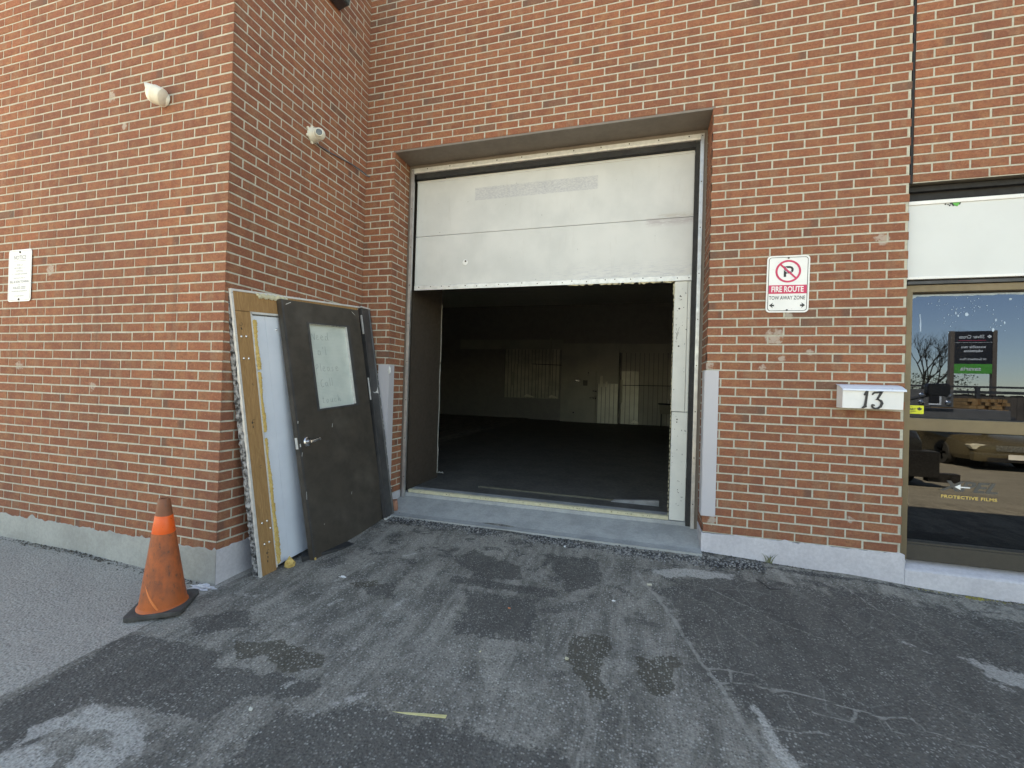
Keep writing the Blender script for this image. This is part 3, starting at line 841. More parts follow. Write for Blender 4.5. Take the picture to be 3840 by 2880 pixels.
# vertical filler panel hanging at the right jamb, in two pieces
m = MB()
m.box(3.068, 3.180, .372, .412, .962, 2.156); m.box(3.183, XR - .098, .376, .412, .962, 2.156)
fl = bpart(m, 'filler_panel', M_filler, bevel=.002)
m = MB()
m.box(3.072, XR - .100, .368, .410, -.030, .956)
m.prism([(XR - .1, .50), (XR - .082, .485), (XR - .1, .455)], .368, .37, 'y')
bsub(m, 'lower_filler_panel', M_filler, fl, bevel=.002)
m = MB()
for i in range(60):
    m.blob((3.064 + rr.uniform(-.003, .002), .40, -.02 + i * .0365), (.005, .012, rr.uniform(.012, .02)), i, .4)
bsub(m, 'sealant_edge', M_foamp, fl, smooth=True)
m = MB()
for (x, z, r) in [(3.118, 2.02, .007), (3.127, 2.015, .004), (3.118, 1.985, .004), (3.130, 1.987, .004), (3.112, 1.905, .008), (3.095, 1.885, .003), (3.150, 1.915, .004), (3.142, 1.75, .003), (3.115, 1.56, .008), (3.118, .89, .007), (3.116, .865, .006), (3.10, .80, .003), (3.14, .33, .004), (3.15, .325, .003), (3.14, .25, .004), (3.13, .12, .003), (3.09, .55, .003)]:
    yb = .372 if z > .96 else .368
    m = MB(); m.lathe([(r, 0), (r * .8, .0015)], 7, T(x, yb, z) @ Rx(rad(90))); bsub(m, 'screw_hole', M_screw, fl)
m = MB()
# scribbled pen marks
for pts in [[(3.085, 1.82), (3.090, 1.805), (3.096, 1.822)], [(3.088, 1.76), (3.088, 1.742)], [(3.083, 1.76), (3.094, 1.76)], [(3.088, 1.72), (3.094, 1.725), (3.09, 1.712), (3.096, 1.706)],
            [(3.086, 1.69), (3.092, 1.675), (3.098, 1.68), (3.094, 1.66)], [(3.088, 1.64), (3.094, 1.65), (3.1, 1.63), (3.092, 1.62)], [(3.086, 1.60), (3.09, 1.61), (3.098, 1.596)],
            [(3.118, 1.735), (3.10, 1.68), (3.094, 1.62)], [(3.112, 1.69), (3.10, 1.65)]]:
    stroke(m, pts, .002, .3705, .3722)
bsub(m, 'pen_scribble', M_screw, fl)
# dark painted return wall just inside the left jamb, with a bead of old foam on its edge
m = MB(); m.box(.20, .335, .45, 1.19, -.03, 4.0)
rw = bpart(m, 'return_wall', M_dkbrown)
m = MB(); rr = random.Random(2)
z = .04
while z < 2.15:
    if not (1.40 < z < 1.44):
        wv = .011 if z < .35 and z > .25 else .006
        m.blob((.336, 1.188 + .006 * math.sin(z * 9), z), (wv, .009, .016), int(z * 50), .4)
    z += .018
for i in range(7): m.blob((.345 + i * .012, 1.19, .03 + .004 * (i % 3)), (.010, .01, .008), i, .5)
bsub(m, 'foam_bead', M_foamw, rw, smooth=True)
# yellow foam strip lying on the threshold
m = MB(); rr = random.Random(4)
n = 120; V = []; Fq = []
for i in range(n + 1):
    x = XL + .062 + (3.066 - XL - .062) * i / n
    a = .368 + rr.uniform(-.002, .002); b_ = .408 + rr.uniform(-.005, .005); zt = .000 + rr.uniform(-.0015, .0015)
    V += [(x, a, -.036), (x, a - .001, zt - .003), (x, b_, zt), (x, b_, -.036)]
for i in range(n):
    for k in range(3): Fq.append((i * 4 + k, (i + 1) * 4 + k, (i + 1) * 4 + k + 1, i * 4 + k + 1))
m.add(V, Fq)
for i in range(34):
    x = XL + .12 + rr.random() * 2.55
    m.lathe([(.0035, 0), (.003, .002)], 6, T(x, .362 + rr.random() * .004, -.014) @ Rx(rad(90)), 1)
for i in range(12):
    m.blob((XL + .2 + rr.random() * 2.4, .362, -.033), (.012, .006, .004), i, .4)
sf = bpart(m, 'threshold_seal', [M_foamp, M_screw])

# ---------------------------------------------------------------- corner guards
def guard(x0, x1, z0, z1, y, name='corner_guard', wrap=None):
    m = MB()
    m.prism(rrect(x0, x1, z0, z1, .003, 2), y - .003, -.001, 'y')
    if wrap is not None: m.box(min(wrap, wrap + .0), wrap + .006, y, .16, z0, z1)
    return bpart(m, name, M_guard)
m = MB(); m.box(3.300, 3.403, -.012, -.004, .135, 1.325); m.box(3.294, 3.2995, -.0115, .12, .135, 1.325)
bpart(m, 'corner_guard', M_guard, bevel=.0015)
m = MB(); m.box(.225, .345, -.012, -.004, .10, 1.330); m.box(.3455, .350, -.0115, .085, .10, 1.330)
cg = bpart(m, 'corner_guard', M_guard, bevel=.0015)
m = MB(); m.blob((.352, -.013, 1.275), (.014, .006, .035), 3, .5, 2)
bsub(m, 'torn_end', M_alumw, cg)

# ---------------------------------------------------------------- window bay
GY = .115
m = MB()
m.box(WL + .012, WR, .045, .115, 1.935, 1.985)            # head
m.box(WL + .012, WL + .052, .043, .118, -.045, 1.935)       # left stile
m.box(WR - .05, WR, .043, .118, -.045, 1.935)
m.box(WL + .052, WR - .05, .046, .117, .910, 1.000)       # mid rail
wf = bpart(m, 'window_frame', M_bronze, bevel=.002)
m = MB(); m.box(WL + .052, WR - .05, .048, .116, -.045, .068); m.box(WL + .052, WR - .05, .06, .116, .068, .083)
bsub(m, 'bottom_rail', M_bronzed, wf, bevel=.002)
m = MB()
for (a, b_, c_, d_) in ((WL + .052, WR - .05, .083, .910), (WL + .052, WR - .05, 1.0, 1.935)):
    m.box(a, a + .006, GY - .012, GY - .001, c_, d_); m.box(a, b_, GY - .012, GY - .001, d_ - .007, d_); m.box(a, b_, GY - .012, GY - .001, c_, c_ + .008)
bsub(m, 'glazing_bead', M_rubber, wf)
m = MB(); m.box(WL + .053, WR - .051, GY, GY + .005, .084, .909)
lp = bsub(m, 'pane', M_glass, wf)
m = MB(); m.box(WL + .053, WR - .051, GY, GY + .005, 1.001, 1.934)
up = bsub(m, 'pane', M_glassb, wf)
M_film = paint('peeled_film', (.40, .50, .60), (.26, .34, .46), .5, 0, 30, .6)
yd = GY - .0015
# ragged pale edge of window film, flecks and spots on the upper pane
m = MB(); rr = random.Random(21)
def ragged(pts_a, pts_b):
    n_ = len(pts_a)
    for i in range(n_ - 1):
        m.prism([pts_a[i], pts_a[i + 1], pts_b[i + 1], pts_b[i]], yd, yd + .0008, 'y')
xa = WL + .054
top = [(xa + i * .03, 1.929) for i in range(58)]
bot = [(xa + i * .03, 1.914 - (.02 if i < 2 else 0) + rr.uniform(-.003, .003)) for i in range(58)]
ragged(top, bot)
L1 = [(xa, 1.92 - i * .03) for i in range(16)]
L2 = [(xa + max(.004, .032 - i * .0032) + rr.uniform(-.001, .001), 1.92 - i * .03) for i in range(16)]
ragged(L1, L2)
bsub(m, 'film_edge', M_film, wf); m = MB()
for i in range(90):
    cx_, cz_ = rr.choice([(4.93, 1.86), (4.98, 1.80), (5.1, 1.85), (5.2, 1.80), (5.3, 1.7), (4.98, 1.74), (5.45, 1.8)])
    x = cx_ + rr.gauss(0, .05); z_ = cz_ + rr.gauss(0, .035); r = rr.uniform(.0008, .0035)
    if x > xa + .03 and z_ < 1.91: m.lathe([(r, 0), (r, .0008)], 6, T(x, yd, z_) @ Rx(rad(90)))
o = bsub(m, 'dust_flecks', M_film, wf); o['kind'] = 'stuff'
for (x, z_, a, b_) in [(5.08, 1.775, .010, .014), (5.03, 1.765, .005, .008), (5.015, 1.785, .005, .009), (5.235, 1.66, .008, .014), (5.25, 1.73, .006, .010), (5.30, 1.71, .005, .009), (5.33, 1.88, .008, .008)]:
    m = MB(); m.prism([(x + a * math.cos(t * .628), z_ + b_ * math.sin(t * .628)) for t in range(10)], yd, yd + .0008, 'y'); bsub(m, 'film_spot', M_film, wf)
m = MB()
ragged([(4.795, 1.78), (4.799, 1.73), (4.797, 1.69), (4.800, 1.65)], [(4.800, 1.78), (4.806, 1.73), (4.808, 1.69), (4.806, 1.65)])
bsub(m, 'film_scrap', M_film, wf)

# yellow sticker
m = MB(); m.prism(rrect(WL + .053, 4.835, 1.030, 1.093, .006, 3), yd - .001, yd, 'y')
st = bsub(m, 'sticker', M_yellow, wf)
# the lettering sits on the sticker
m = MB(); put_text(m, 'SMART', .020, T(4.752, yd - .002, 1.063), bold=.0006, sx=1.1)
leaf = [(0, 1), (.16, .68), (.36, .78), (.28, .38), (.50, .58), (.57, .45), (.86, .50), (.76, .26), (.88, .16), (.42, -.20), (.48, -.34), (.06, -.28), (.06, -.62), (-.06, -.62), (-.06, -.28), (-.48, -.34), (-.42, -.20), (-.88, .16), (-.76, .26), (-.86, .50), (-.57, .45), (-.50, .58), (-.28, .38), (-.36, .78), (-.16, .68)]
m.prism([(4.808 + x * .019, 1.064 + z_ * .019) for x, z_ in leaf], yd - .002, yd - .0012, 'y')
for i, (a, b_) in enumerate([(4.725, 4.765), (4.725, 4.785), (4.725, 4.785), (4.735, 4.765)]):
    z_ = (1.082, 1.049, 1.045, 1.037)[i]; m.box(a, b_, yd - .002, yd - .0012, z_, z_ + .0018)
o = m.build('sticker_print', M_blackp); o.parent = wf
# dark wide letters, gold line below and the little white arrow, on the lower pane
m = MB(); put_text(m, 'XPEL', .104, T(5.115, yd, .505), bold=.003, sx=1.42, shear=.35)
bsub(m, 'dark_lettering', paint('grey_vinyl', (.085, .080, .072), None, .5), wf)
m = MB(); put_text(m, 'PROTECTIVE FILMS', .030, T(5.115, yd - .001, .428), bold=.0009, sx=1.18, spacing=1.12)
bsub(m, 'gold_lettering', M_gold, wf)
m = MB(); m.box(5.065, 5.122, yd - .003, yd - .0022, .500, .508); m.prism([(5.030, .504), (5.066, .524), (5.066, .484)], yd - .003, yd - .0022, 'y')
bsub(m, 'arrow_decal', M_white2, wf)
# white strip down the left edge of the lower pane
m = MB(); m.box(WL + .0535, WL + .0605, yd, yd + .0008, .24, .66)
bsub(m, 'edge_tape', paint('cream_tape', (.55, .53, .40)), wf)
# small glazing block at the sill corner
m = MB(); m.blob((WL + .022, .02, -.055), (.016, .02, .018), 4, .4, 2)
bsub(m, 'mortar_lump', M_concp, wf)
# sign band over the window
m = MB(); m.box(WL + .014, WR, .052, .075, 2.050, 2.585)
sb = bpart(m, 'sign_band', M_signw, bevel=.003)
m = MB(); m.box(WL + .014, WR, .044, .080, 2.585, 2.612); m.box(WL + .014, WR, .044, .080, 2.030, 2.0495); m.box(WL + .004, WL + .0135, .050, .080, 2.030, 2.612)
bsub(m, 'sign_frame', M_white, sb, bevel=.002)
m = MB(); m.prism([(4.945, 2.583), (4.955, 2.566), (4.975, 2.555), (4.985, 2.568), (4.990, 2.583)], .049, .0515, 'y')
for (x, z_, r) in [(4.905, 2.577, .006), (4.92, 2.574, .005), (4.93, 2.566, .006), (4.935, 2.578, .005)]: m.lathe([(r, 0), (r, .001)], 6, T(x, .0505, z_) @ Rx(rad(90)), 1)
m.prism([(4.937, 2.583), (4.945, 2.583), (4.958, 2.562), (4.95, 2.558)], .0485, .0512, 'y', 1); m.prism([(4.984, 2.570), (4.990, 2.583), (4.996, 2.583), (4.99, 2.566)], .0485, .0512, 'y', 1)
bsub(m, 'green_logo_remnant', [M_green, M_blackp], sb)
# near-black fill puts the recess shade into colour above band and frame
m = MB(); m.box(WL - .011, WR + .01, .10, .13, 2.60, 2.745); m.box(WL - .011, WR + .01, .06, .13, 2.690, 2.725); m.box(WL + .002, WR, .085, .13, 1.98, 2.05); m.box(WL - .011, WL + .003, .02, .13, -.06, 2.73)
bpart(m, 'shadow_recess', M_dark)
m = MB(); m.box(WL + .012, WR, .030, .10, 1.990, 2.012)
bpart(m, 'drip_flashing', M_dkstrip)

# ================================================================ INTERIOR (dark bay behind the loading door)
M_int = paint('dim_block_wall', (.80, .80, .75), (.68, .68, .64), .8)
M_intfloor = paint('stained_shop_floor', (.115, .110, .098), (.07, .067, .062), .6, 0, 3, .8, bump=.2)
m = MB(); m.box(-5.2, 10.5, .62, 12.1, -.3, -.031)
m.build('interior_floor', M_intfloor, kind='structure')
m = MB(); m.box(-5.2, 10.5, .45, 12.1, 4.2, 4.3); m.build('interior_ceiling', M_int, kind='structure')
m = MB(); m.box(-5.25, -5.2, .45, 12.1, -.03, 4.2); m.box(XR + .1, XR + .2, .45, 6.0, -.03, 4.2); m.box(4.42, 10.5, 6.0, 6.1, -.03, 4.2); m.box(4.34, 4.42, .30, 6.1, -.03, 4.2); m.box(4.43, 10.5, .30, 5.99, 2.49, 2.53)
m.build('interior_wall', M_int, kind='structure')

def ribbed(mb, x0, x1, z0, z1, y, pitch=.152, rib=.016):
    x = x0
    mb.box(x0, x1, y, y + .03, z0, z1)
    while x < x1 - .01:
        mb.box(x, x + .016, y - rib, y - .0005, z0 + .01, z1 - .01, 1); x += pitch
M_panel = paint('cold_room_panel', (.62, .64, .56), (.45, .46, .41), .42, .2, 1.3, .8)
M_panel2 = paint('dull_panel', (.42, .42, .37), (.30, .30, .27), .5, .1, 1.1, .8)
M_int2 = paint('rib_shadow_line', (.16, .16, .14)); M_panelw = paint('pale_rib_panel', (.60, .60, .52), (.40, .40, .34), .5, .1, 2.2, .9)
part = empty('cold_room', T(1.0, 12.0, -.03)); tag(part, 'dim ribbed metal cold room at the far end of the dark bay', 'cold room')
PI_ = part.matrix_world.inverted()
def pp(mb, name, mats, **kw):
    o = mb.build(name, mats, **kw); o.parent = part; o.matrix_parent_inverse = PI_; return o
m = MB(); ribbed(m, 2.06, 5.2, -.03, 2.45, 11.98); pp(m, 'ribbed_wall', [M_panel2, M_int2])
m = MB(); ribbed(m, 2.06, 2.66, -.03, 1.80, 11.94); pp(m, 'ribbed_panel', [M_panel, M_int2])
m = MB(); m.box(1.98, 5.2, 11.9, 11.97, 2.45, 2.75); m.box(-4, 0, 11.9, 11.97, 2.55, 2.9); pp(m, 'fascia', M_panel2)
m = MB(); m.box(-.02, 1.99, 11.80, 12.0, -.03, 2.75); cw = pp(m, 'room_front', M_panel2)
m = MB(); ribbed(m, 1.27, 1.97, -.03, 1.35, 11.785, .14); pp(m, 'ribbed_panel', [M_panel, M_int2])
m = MB(); m.box(.45, 1.225, 11.74, 11.79, -.03, 1.77); cd_ = pp(m, 'door', M_panel2, bevel=.006)
m = MB(); m.box(.49, .66, 11.71, 11.735, 1.41, 1.46)
o = m.build('hinge', M_steel); o.parent = cd_
m = MB(); m.box(.43, .52, 11.71, 11.735, .28, .33)
o = m.build('hinge', M_steel); o.parent = cd_
m = MB(); m.tube([(1.14, 11.70, 1.09), (1.30, 11.69, 1.09)], .026, 8); o = m.build('latch', M_steel, smooth=True); o.parent = cd_
m = MB(); m.tube([(1.02, 11.70, .84), (1.24, 11.68, .84)], [.008, .034], 8); o = m.build('latch', M_steel, smooth=True); o.parent = cd_
m = MB(); m.tube([(.95, 11.72, 1.62), (.96, 11.70, 1.74)], .012, 6); o = m.build('pull', M_steel); o.parent = cd_
m = MB(); m.box(.77, .93, 11.733, 11.739, 1.26, 1.45); o = m.build('notice', paint('dark_plate', (.10, .10, .09))); o.parent = cd_
m = MB(); m.box(1.36, 1.46, 11.74, 11.78, 1.24, 1.62); m.box(1.55, 1.62, 11.74, 11.78, 1.24, 1.42); pp(m, 'switch_box', paint('pale_box', (.6, .6, .52)))
m = MB(); m.box(2.03, 2.12, 11.85, 11.9, .70, 1.50); m.tube([(2.08, 11.88, .7), (2.05, 11.86, .45), (2.0, 11.86, .2)], .012); pp(m, 'cable_tray', paint('pale_tray', (.45, .45, .36)))
m = MB(); m.tube([(2.12, 11.88, 1.31), (5.0, 11.88, 1.34)], .012, 6); pp(m, 'conduit', M_dark)
# ribbed section of wall seen at the left, raised above a dark kerb
m = MB(); ribbed(m, -2.2, -.1, .75, 2.55, 11.96, .13); ribbed(m, -1.82, -.9, .75, 2.0, 11.90, .14); pp(m, 'ribbed_wall', [M_panelw, M_int2])
m = MB(); m.box(-1.9, -1.84, 11.85, 11.89, 1.2, 1.7); m.box(-.48, -.42, 11.84, 11.90, 1.2, 2.95); pp(m, 'riser_pipe', paint('pale_pipe', (.42, .42, .36)))
m = MB(); m.tube([(-1.1, 11.82, 2.0), (.0, 11.82, 1.97)], .012, 6); pp(m, 'conduit', M_dark)
for (x0, x1, z_, y_) in [(-1.40, -1.02, .80, 11.80), (-.48, -.14, .80, 11.80), (2.42, 2.68, .03, 11.86)]:  # pale wedges stand in for spots of light at the panel feet
    m = MB(); m.prism([(x0, z_), (x0 + .12, z_ + .10), (x1, z_ + .01), (x1, z_ - .02)], y_, y_ + .03, 'y')
    pp(m, 'light_spot', paint('bright_spot_paint', (.80, .80, .70), None, .3))
snk = empty('utility_sink', T(3.6, 11.6, -.03)); tag(snk, 'small utility sink cabinet at the right of the dim far wall', 'sink')
SI = snk.matrix_world.inverted()
m = MB(); m.box(3.35, 3.95, 11.4, 11.85, .40, .70)
o = m.build('basin', paint('dull_basin', (.22, .22, .18)), bevel=.01); o.parent = snk; o.matrix_parent_inverse = SI
m = MB(); m.box(3.30, 3.98, 11.36, 11.88, .705, .735)
o = m.build('rim', M_dark); o.parent = snk; o.matrix_parent_inverse = SI
m = MB(); m.tube([(3.62, 11.8, .735), (3.62, 11.8, .86), (3.62, 11.66, .88)], .012, 6)
o = m.build('tap', M_steel); o.parent = snk; o.matrix_parent_inverse = SI
for xx in (3.38, 3.90):
    m = MB(); m.box(xx, xx + .03, 11.45, 11.48, -.03, .40)
    o = m.build('leg', M_dark); o.parent = snk; o.matrix_parent_inverse = SI

cl = empty('ceiling_lamp', T(8.27, 5.0, 2.435)); tag(cl, 'small lit round ceiling lamp seen inside through the upper window pane', 'ceiling lamp')
gm = G('lit_lamp_disc'); gm.b.inputs['Emission Color'].default_value = (1, .86, .68, 1); gm.b.inputs['Emission Strength'].default_value = 14
m = MB(); m.lathe([(.11, .0), (.12, .012), (.12, .018)], 28); m.build('diffuser', gm.fin((.8, .8, .8)), cl)
m = MB(); m.lathe([(.115, .0185), (.115, .05), (.06, .06)], 28); m.build('housing', M_white, cl)
# pale strip and plastic bar lying on the floor inside
m = MB(); rr = random.Random(8)
for i in range(40):
    x = 1.02 + i * .047; m.box(x, x + .0465, .865 - .003 * i / 4, .898 - .003 * i / 4, -.030, -.012 + rr.uniform(-.001, .001))
tag(m.build('foam_strip', paint('aged_foam', (.13, .12, .09), (.08, .075, .06), .85, 0, 6, .9)), 'pale yellow foam strip lying on the dark floor behind the threshold', 'foam strip')
m = MB(); m.prism([(2.52, -.028), (2.56, -.004), (2.98, .030), (3.0, .028), (3.0, -.028)], .80, .85, 'y')
tag(m.build('plastic_bar', paint('grey_white_plastic', (.30, .30, .30), (.14, .14, .14), .5, 0, 7, .8), bevel=.003), 'white wedge shaped bar lying inside the doorway beside the right filler panel', 'bar')

# ================================================================ THINGS ON THE WALLS
def bolt(mb, x, y, z, r=.007, mi=0):
    mb.lathe([(r, 0), (r, .003), (r * .5, .005)], 8, T(x, y, z) @ Rx(rad(90)), mi)
# --- no parking / fire route sign
fs = empty('parking_sign', T(3.881, -.004, 2.015)); tag(fs, 'white no parking FIRE ROUTE TOW AWAY ZONE sign on the right brick pier', 'sign')
W2, H2 = .149, .224
m = MB(); m.prism(rrect(-W2, W2, -H2, H2, .030, 6), -.004, -.0015, 'y')
m.build('plate', M_white, fs)
m = MB()
o_ = rrect(-W2 + .012, W2 - .012, -H2 + .012, H2 - .012, .022, 6); i_ = rrect(-W2 + .016, W2 - .016, -H2 + .016, H2 - .016, .019, 6)
for k in range(len(o_)):
    q = (k + 1) % len(o_); m.add([(o_[k][0], -.0046, o_[k][1]), (o_[q][0], -.0046, o_[q][1]), (i_[q][0], -.0046, i_[q][1]), (i_[k][0], -.0046, i_[k][1])], [(0, 1, 2, 3)])
# letter P drawn with a square stem and a round bowl
cz = .100
m.box(-.030, -.013, -.0050, -.0046, cz - .044, cz + .040)
stroke(m, [(-.028, cz + .033), (.012, cz + .033), (.024, cz + .028), (.030, cz + .016), (.029, cz + .003), (.022, cz - .006), (.008, cz - .010), (-.014, cz - .010)], .016, -.0050, -.0046)
put_text(m, 'TOW AWAY ZONE', .041, T(-.002, -.0046, -.110), bold=.0005, sx=.70)
for s_ in (-1, 1):
    m.prism([(s_ * .125, -.168), (s_ * .098, -.146), (s_ * .104, -.162), (s_ * .090, -.162), (s_ * .090, -.175), (s_ * .104, -.175), (s_ * .098, -.190)], -.0050, -.0046, 'y')
m.build('black_print', M_blackp, fs)
m = MB(); R1, R2 = .089, .074
for k in range(48):
    a, b_ = 2 * math.pi * k / 48, 2 * math.pi * (k + 1) / 48
    m.add([(R1 * math.cos(a), -.0054, cz + R1 * math.sin(a)), (R1 * math.cos(b_), -.0054, cz + R1 * math.sin(b_)), (R2 * math.cos(b_), -.0054, cz + R2 * math.sin(b_)), (R2 * math.cos(a), -.0054, cz + R2 * math.sin(a))], [(0, 1, 2, 3)])
stroke(m, [(-.054, cz + .054), (.054, cz - .054)], .0135, -.0056, -.0053)
m.box(-W2 + .017, W2 - .017, -.0050, -.0046, -.076, -.008)
m.build('red_print', M_red, fs)
m = MB(); put_text(m, 'FIRE ROUTE', .062, T(-.002, -.0056, -.043), bold=.0016, sx=.68)
stroke(m, [(-.046, cz + .063), (.063, cz - .046)], .0025, -.0052, -.005); stroke(m, [(-.063, cz + .046), (.046, cz - .063)], .0025, -.0052, -.005)
m.build('white_print', M_white2, fs)
for zz in (.205, -.205):
    m = MB(); bolt(m, 0, -.0046, zz); m.build('bolt', M_screw, fs)
fs.rotation_euler = (0, rad(.6), 0)

# --- towing notice on the left block
ns = empty('towing_notice', T(-2.218, -DB - .004, 1.952)); tag(ns, 'small faded white towing NOTICE plate at the far left of the brick wall', 'sign')
m = MB(); m.prism(rrect(-.148, .148, -.218, .218, .028, 6), -.004, -.0015, 'y'); m.build('plate', M_white, ns)
m = MB()
o_ = rrect(-.138, .138, -.208, .208, .022, 6); i_ = rrect(-.135, .135, -.205, .205, .020, 6)
for k in range(len(o_)):
    q = (k + 1) % len(o_); m.add([(o_[k][0], -.0046, o_[k][1]), (o_[q][0], -.0046, o_[q][1]), (i_[q][0], -.0046, i_[q][1]), (i_[k][0], -.0046, i_[k][1])], [(0, 1, 2, 3)])
for (t_, sz, z_, bo) in [('NOTICE', .048, .150, .0008), ('VEHICLES', .022, .088, .0), ('ARE SUBJECT TO', .022, .062, .0), ('REMOVAL', .022, .037, 0), ("AT OWNER'S EXPENSE", .022, .012, 0),
                         ('VEHICLES TOWED BY', .018, -.022, 0), ('BILL & SON TOWING', .028, -.053, .0008), ('CALL', .016, -.078, 0), ('416-622-2222', .032, -.103, .0006), ('FOR FURTHER INFORMATION', .017, -.132, 0), ('24 HOUR SERVICE', .018, -.172, 0)]:
    put_text(m, t_, sz, T(0, -.0048, z_), bold=bo, sx=.92)
m.box(-.078, .078, -.0050, -.0046, .122, .125)
m.build('grey_print', M_greyp, ns)
for zz in (.195, -.200):
    m = MB(); bolt(m, 0, -.0046, zz, .009); m.build('bolt', M_screw, ns)
ns.rotation_euler = (0, rad(-.4), 0)

# --- mailbox with house number 13
mb_ = empty('mailbox', T(4.417, -.004, 1.06)); tag(mb_, 'white metal mailbox with black number 13 beside the bronze window frame', 'mailbox')
m = MB(); m.prism([(-.002, .0), (-.108, .0), (-.112, .135), (-.060, .158), (-.002, .176)], -.187, .187, 'x'); m.build('body', M_white, mb_, bevel=.002)
m = MB(); m.prism([(-.002, .178), (-.062, .168), (-.122, .143), (-.126, .130), (-.121, .130), (-.116, .139), (-.060, .161), (-.002, .174)], -.193, .199, 'x')
m.build('lid', paint('blue_white_enamel', (.66, .72, .82), (.74, .77, .82), .35), mb_, bevel=.001)
m = MB(); k_ = .142 / 285.
def px(x, y): return ((x - 667) * .367 / 905, (525 - y) * k_)
one = [(560, 258), (598, 258), (594, 300), (583, 380), (572, 470), (578, 500), (520, 522), (492, 518), (530, 480), (545, 400), (555, 330), (535, 332), (525, 318)]
m.prism([px(*p) for p in one], -.117, -.1125, 'y')
def pstroke(pts, ws): stroke(m, [px(*p) for p in pts], [w_ * .367 / 905 for w_ in ws], -.117, -.1125)
pstroke([(655, 322), (668, 300), (690, 285), (740, 283), (785, 275), (825, 264)], [16, 26, 34, 34, 30, 10])
pstroke([(795, 275), (760, 335), (735, 378)], [40, 34, 28])
pstroke([(710, 385), (750, 385), (790, 405), (805, 440), (785, 485), (745, 512), (700, 518), (668, 505), (652, 480)], [14, 26, 38, 42, 38, 32, 30, 34, 30])
pstroke([(648, 478), (660, 462), (684, 466), (688, 482)], [20, 24, 24, 18])
m.build('house_number', paint('cast_iron', (.035, .033, .034), (.06, .058, .058), .7, 0, 60, .8, bump=.6), mb_)

# --- cameras
M1 = T(-.665, -DB - .004, 3.195)
c1 = empty('security_camera', M1); tag(c1, 'white bullet security camera in a hooded shell on the left front wall', 'security camera')
ax = Matrix.Rotation(rad(-90), 4, 'X')
aim = T(.030, -.055, -.008) @ Vector((-.86, -.36, .28)).normalized().to_track_quat('Z', 'Y').to_matrix().to_4x4()
m = MB(); m.lathe([(.052, 0), (.052, .012), (.045, .022), (.030, .045), (.0, .048)], 28, T(.035, 0, -.012) @ Rx(rad(90))); m.build('base', M_ivory, c1, smooth=True)
m = MB(); m.lathe([(.036, -.060), (.056, -.048), (.063, -.026), (.063, .0), (.0650, .004), (.0650, .010), (.062, .013), (.057, .035), (.050, .042)], 32, aim); m.build('shell', M_ivory, c1, smooth=True)
m = MB()
n = 24; V = []; Fq = []
for i in range(n + 1):
    a = rad(-20 + 220 * i / n); ext = .040 + .046 * max(0, math.sin(a))
    for (r, zz) in ((.0615, .010), (.0575, ext), (.0545, ext), (.0585, .010)):
        V.append(tuple(aim @ Vector((r * math.cos(a), r * math.sin(a), zz))))
for i in range(n):
    for k in range(4): Fq.append((i * 4 + k, (i + 1) * 4 + k, (i + 1) * 4 + (k + 1) % 4, i * 4 + (k + 1) % 4))
m.add(V, Fq); m.build('hood', M_ivory, c1, smooth=True)
m = MB(); m.lathe([(.046, .040), (.046, .047), (.0, .049)], 24, aim); m.build('lens', M_lens, c1, smooth=True)

c2 = empty('security_camera', T(.003, -.785, 3.272)); tag(c2, 'white turret security camera with a round eye on the side wall above the leaning door', 'security camera')
toX = Ry(rad(90))
m = MB(); m.lathe([(.060, 0), (.060, .018), (.052, .030), (.052, .055), (.047, .060)], 32, toX)
for a in (100, 150, 205, 265, 330):
    c_, s_ = math.cos(rad(a)), math.sin(rad(a))
    m.lathe([(.013, 0), (.013, .010)], 14, T(0, c_ * .066, s_ * .066) @ toX)
m.build('base', M_ivory, c2, smooth=True)
eye = T(.072, 0, .002) @ Vector((.62, -.76, -.16)).normalized().to_track_quat('Z', 'Y').to_matrix().to_4x4()
m = MB(); prof = [(.050 * math.cos(rad(t)), .050 * math.sin(rad(t))) for t in range(-60, 50, 10)]
m.lathe(prof + [(.033, .040), (.032, .052), (.029, .054)], 32, eye); m.build('eyeball', M_ivory, c2, smooth=True)
m = MB(); m.lathe([(.026, .050), (.026, .0548), (.0, .0552)], 24, eye)
for a in range(0, 360, 30): m.lathe([(.0028, .0548), (.0028, .057)], 6, eye @ T(.021 * math.cos(rad(a)), .021 * math.sin(rad(a)), 0))
m.build('lens', M_lens, c2, smooth=True)
m = MB(); m.tube([(.012, -.745, 3.235), (.010, -.70, 3.225), (.010, -.56, 3.236), (.010, -.40, 3.262), (.010, -.22, 3.285), (.011, -.09, 3.292), (.016, -.035, 3.284), (.030, -.018, 3.272), (.046, -.010, 3.268), (.050, -.002, 3.268)], .0055, 8)
tag(m.build('cable', M_cable, smooth=True), 'thin grey cable running down from the turret camera to the inner brick corner', 'cable')
# --- wall light at the very top of the side wall
wl = empty('wall_light', T(.003, -.62, 4.70)); tag(wl, 'dark wall light cut off by the top edge above the turret camera', 'wall light')
m = MB(); m.prism([(0, -.10), (.11, -.07), (.13, .06), (.06, .12), (0, .12)], -.13, .13, 'y', M=Matrix.Identity(4)); m.build('housing', paint('dark_green_grey', (.05, .065, .065)), wl, bevel=.006)
m = MB(); m.prism([(.012, -.112), (.10, -.088), (.10, -.078), (.012, -.101)], -.11, .11, 'y'); m.build('lens', M_lens, wl)

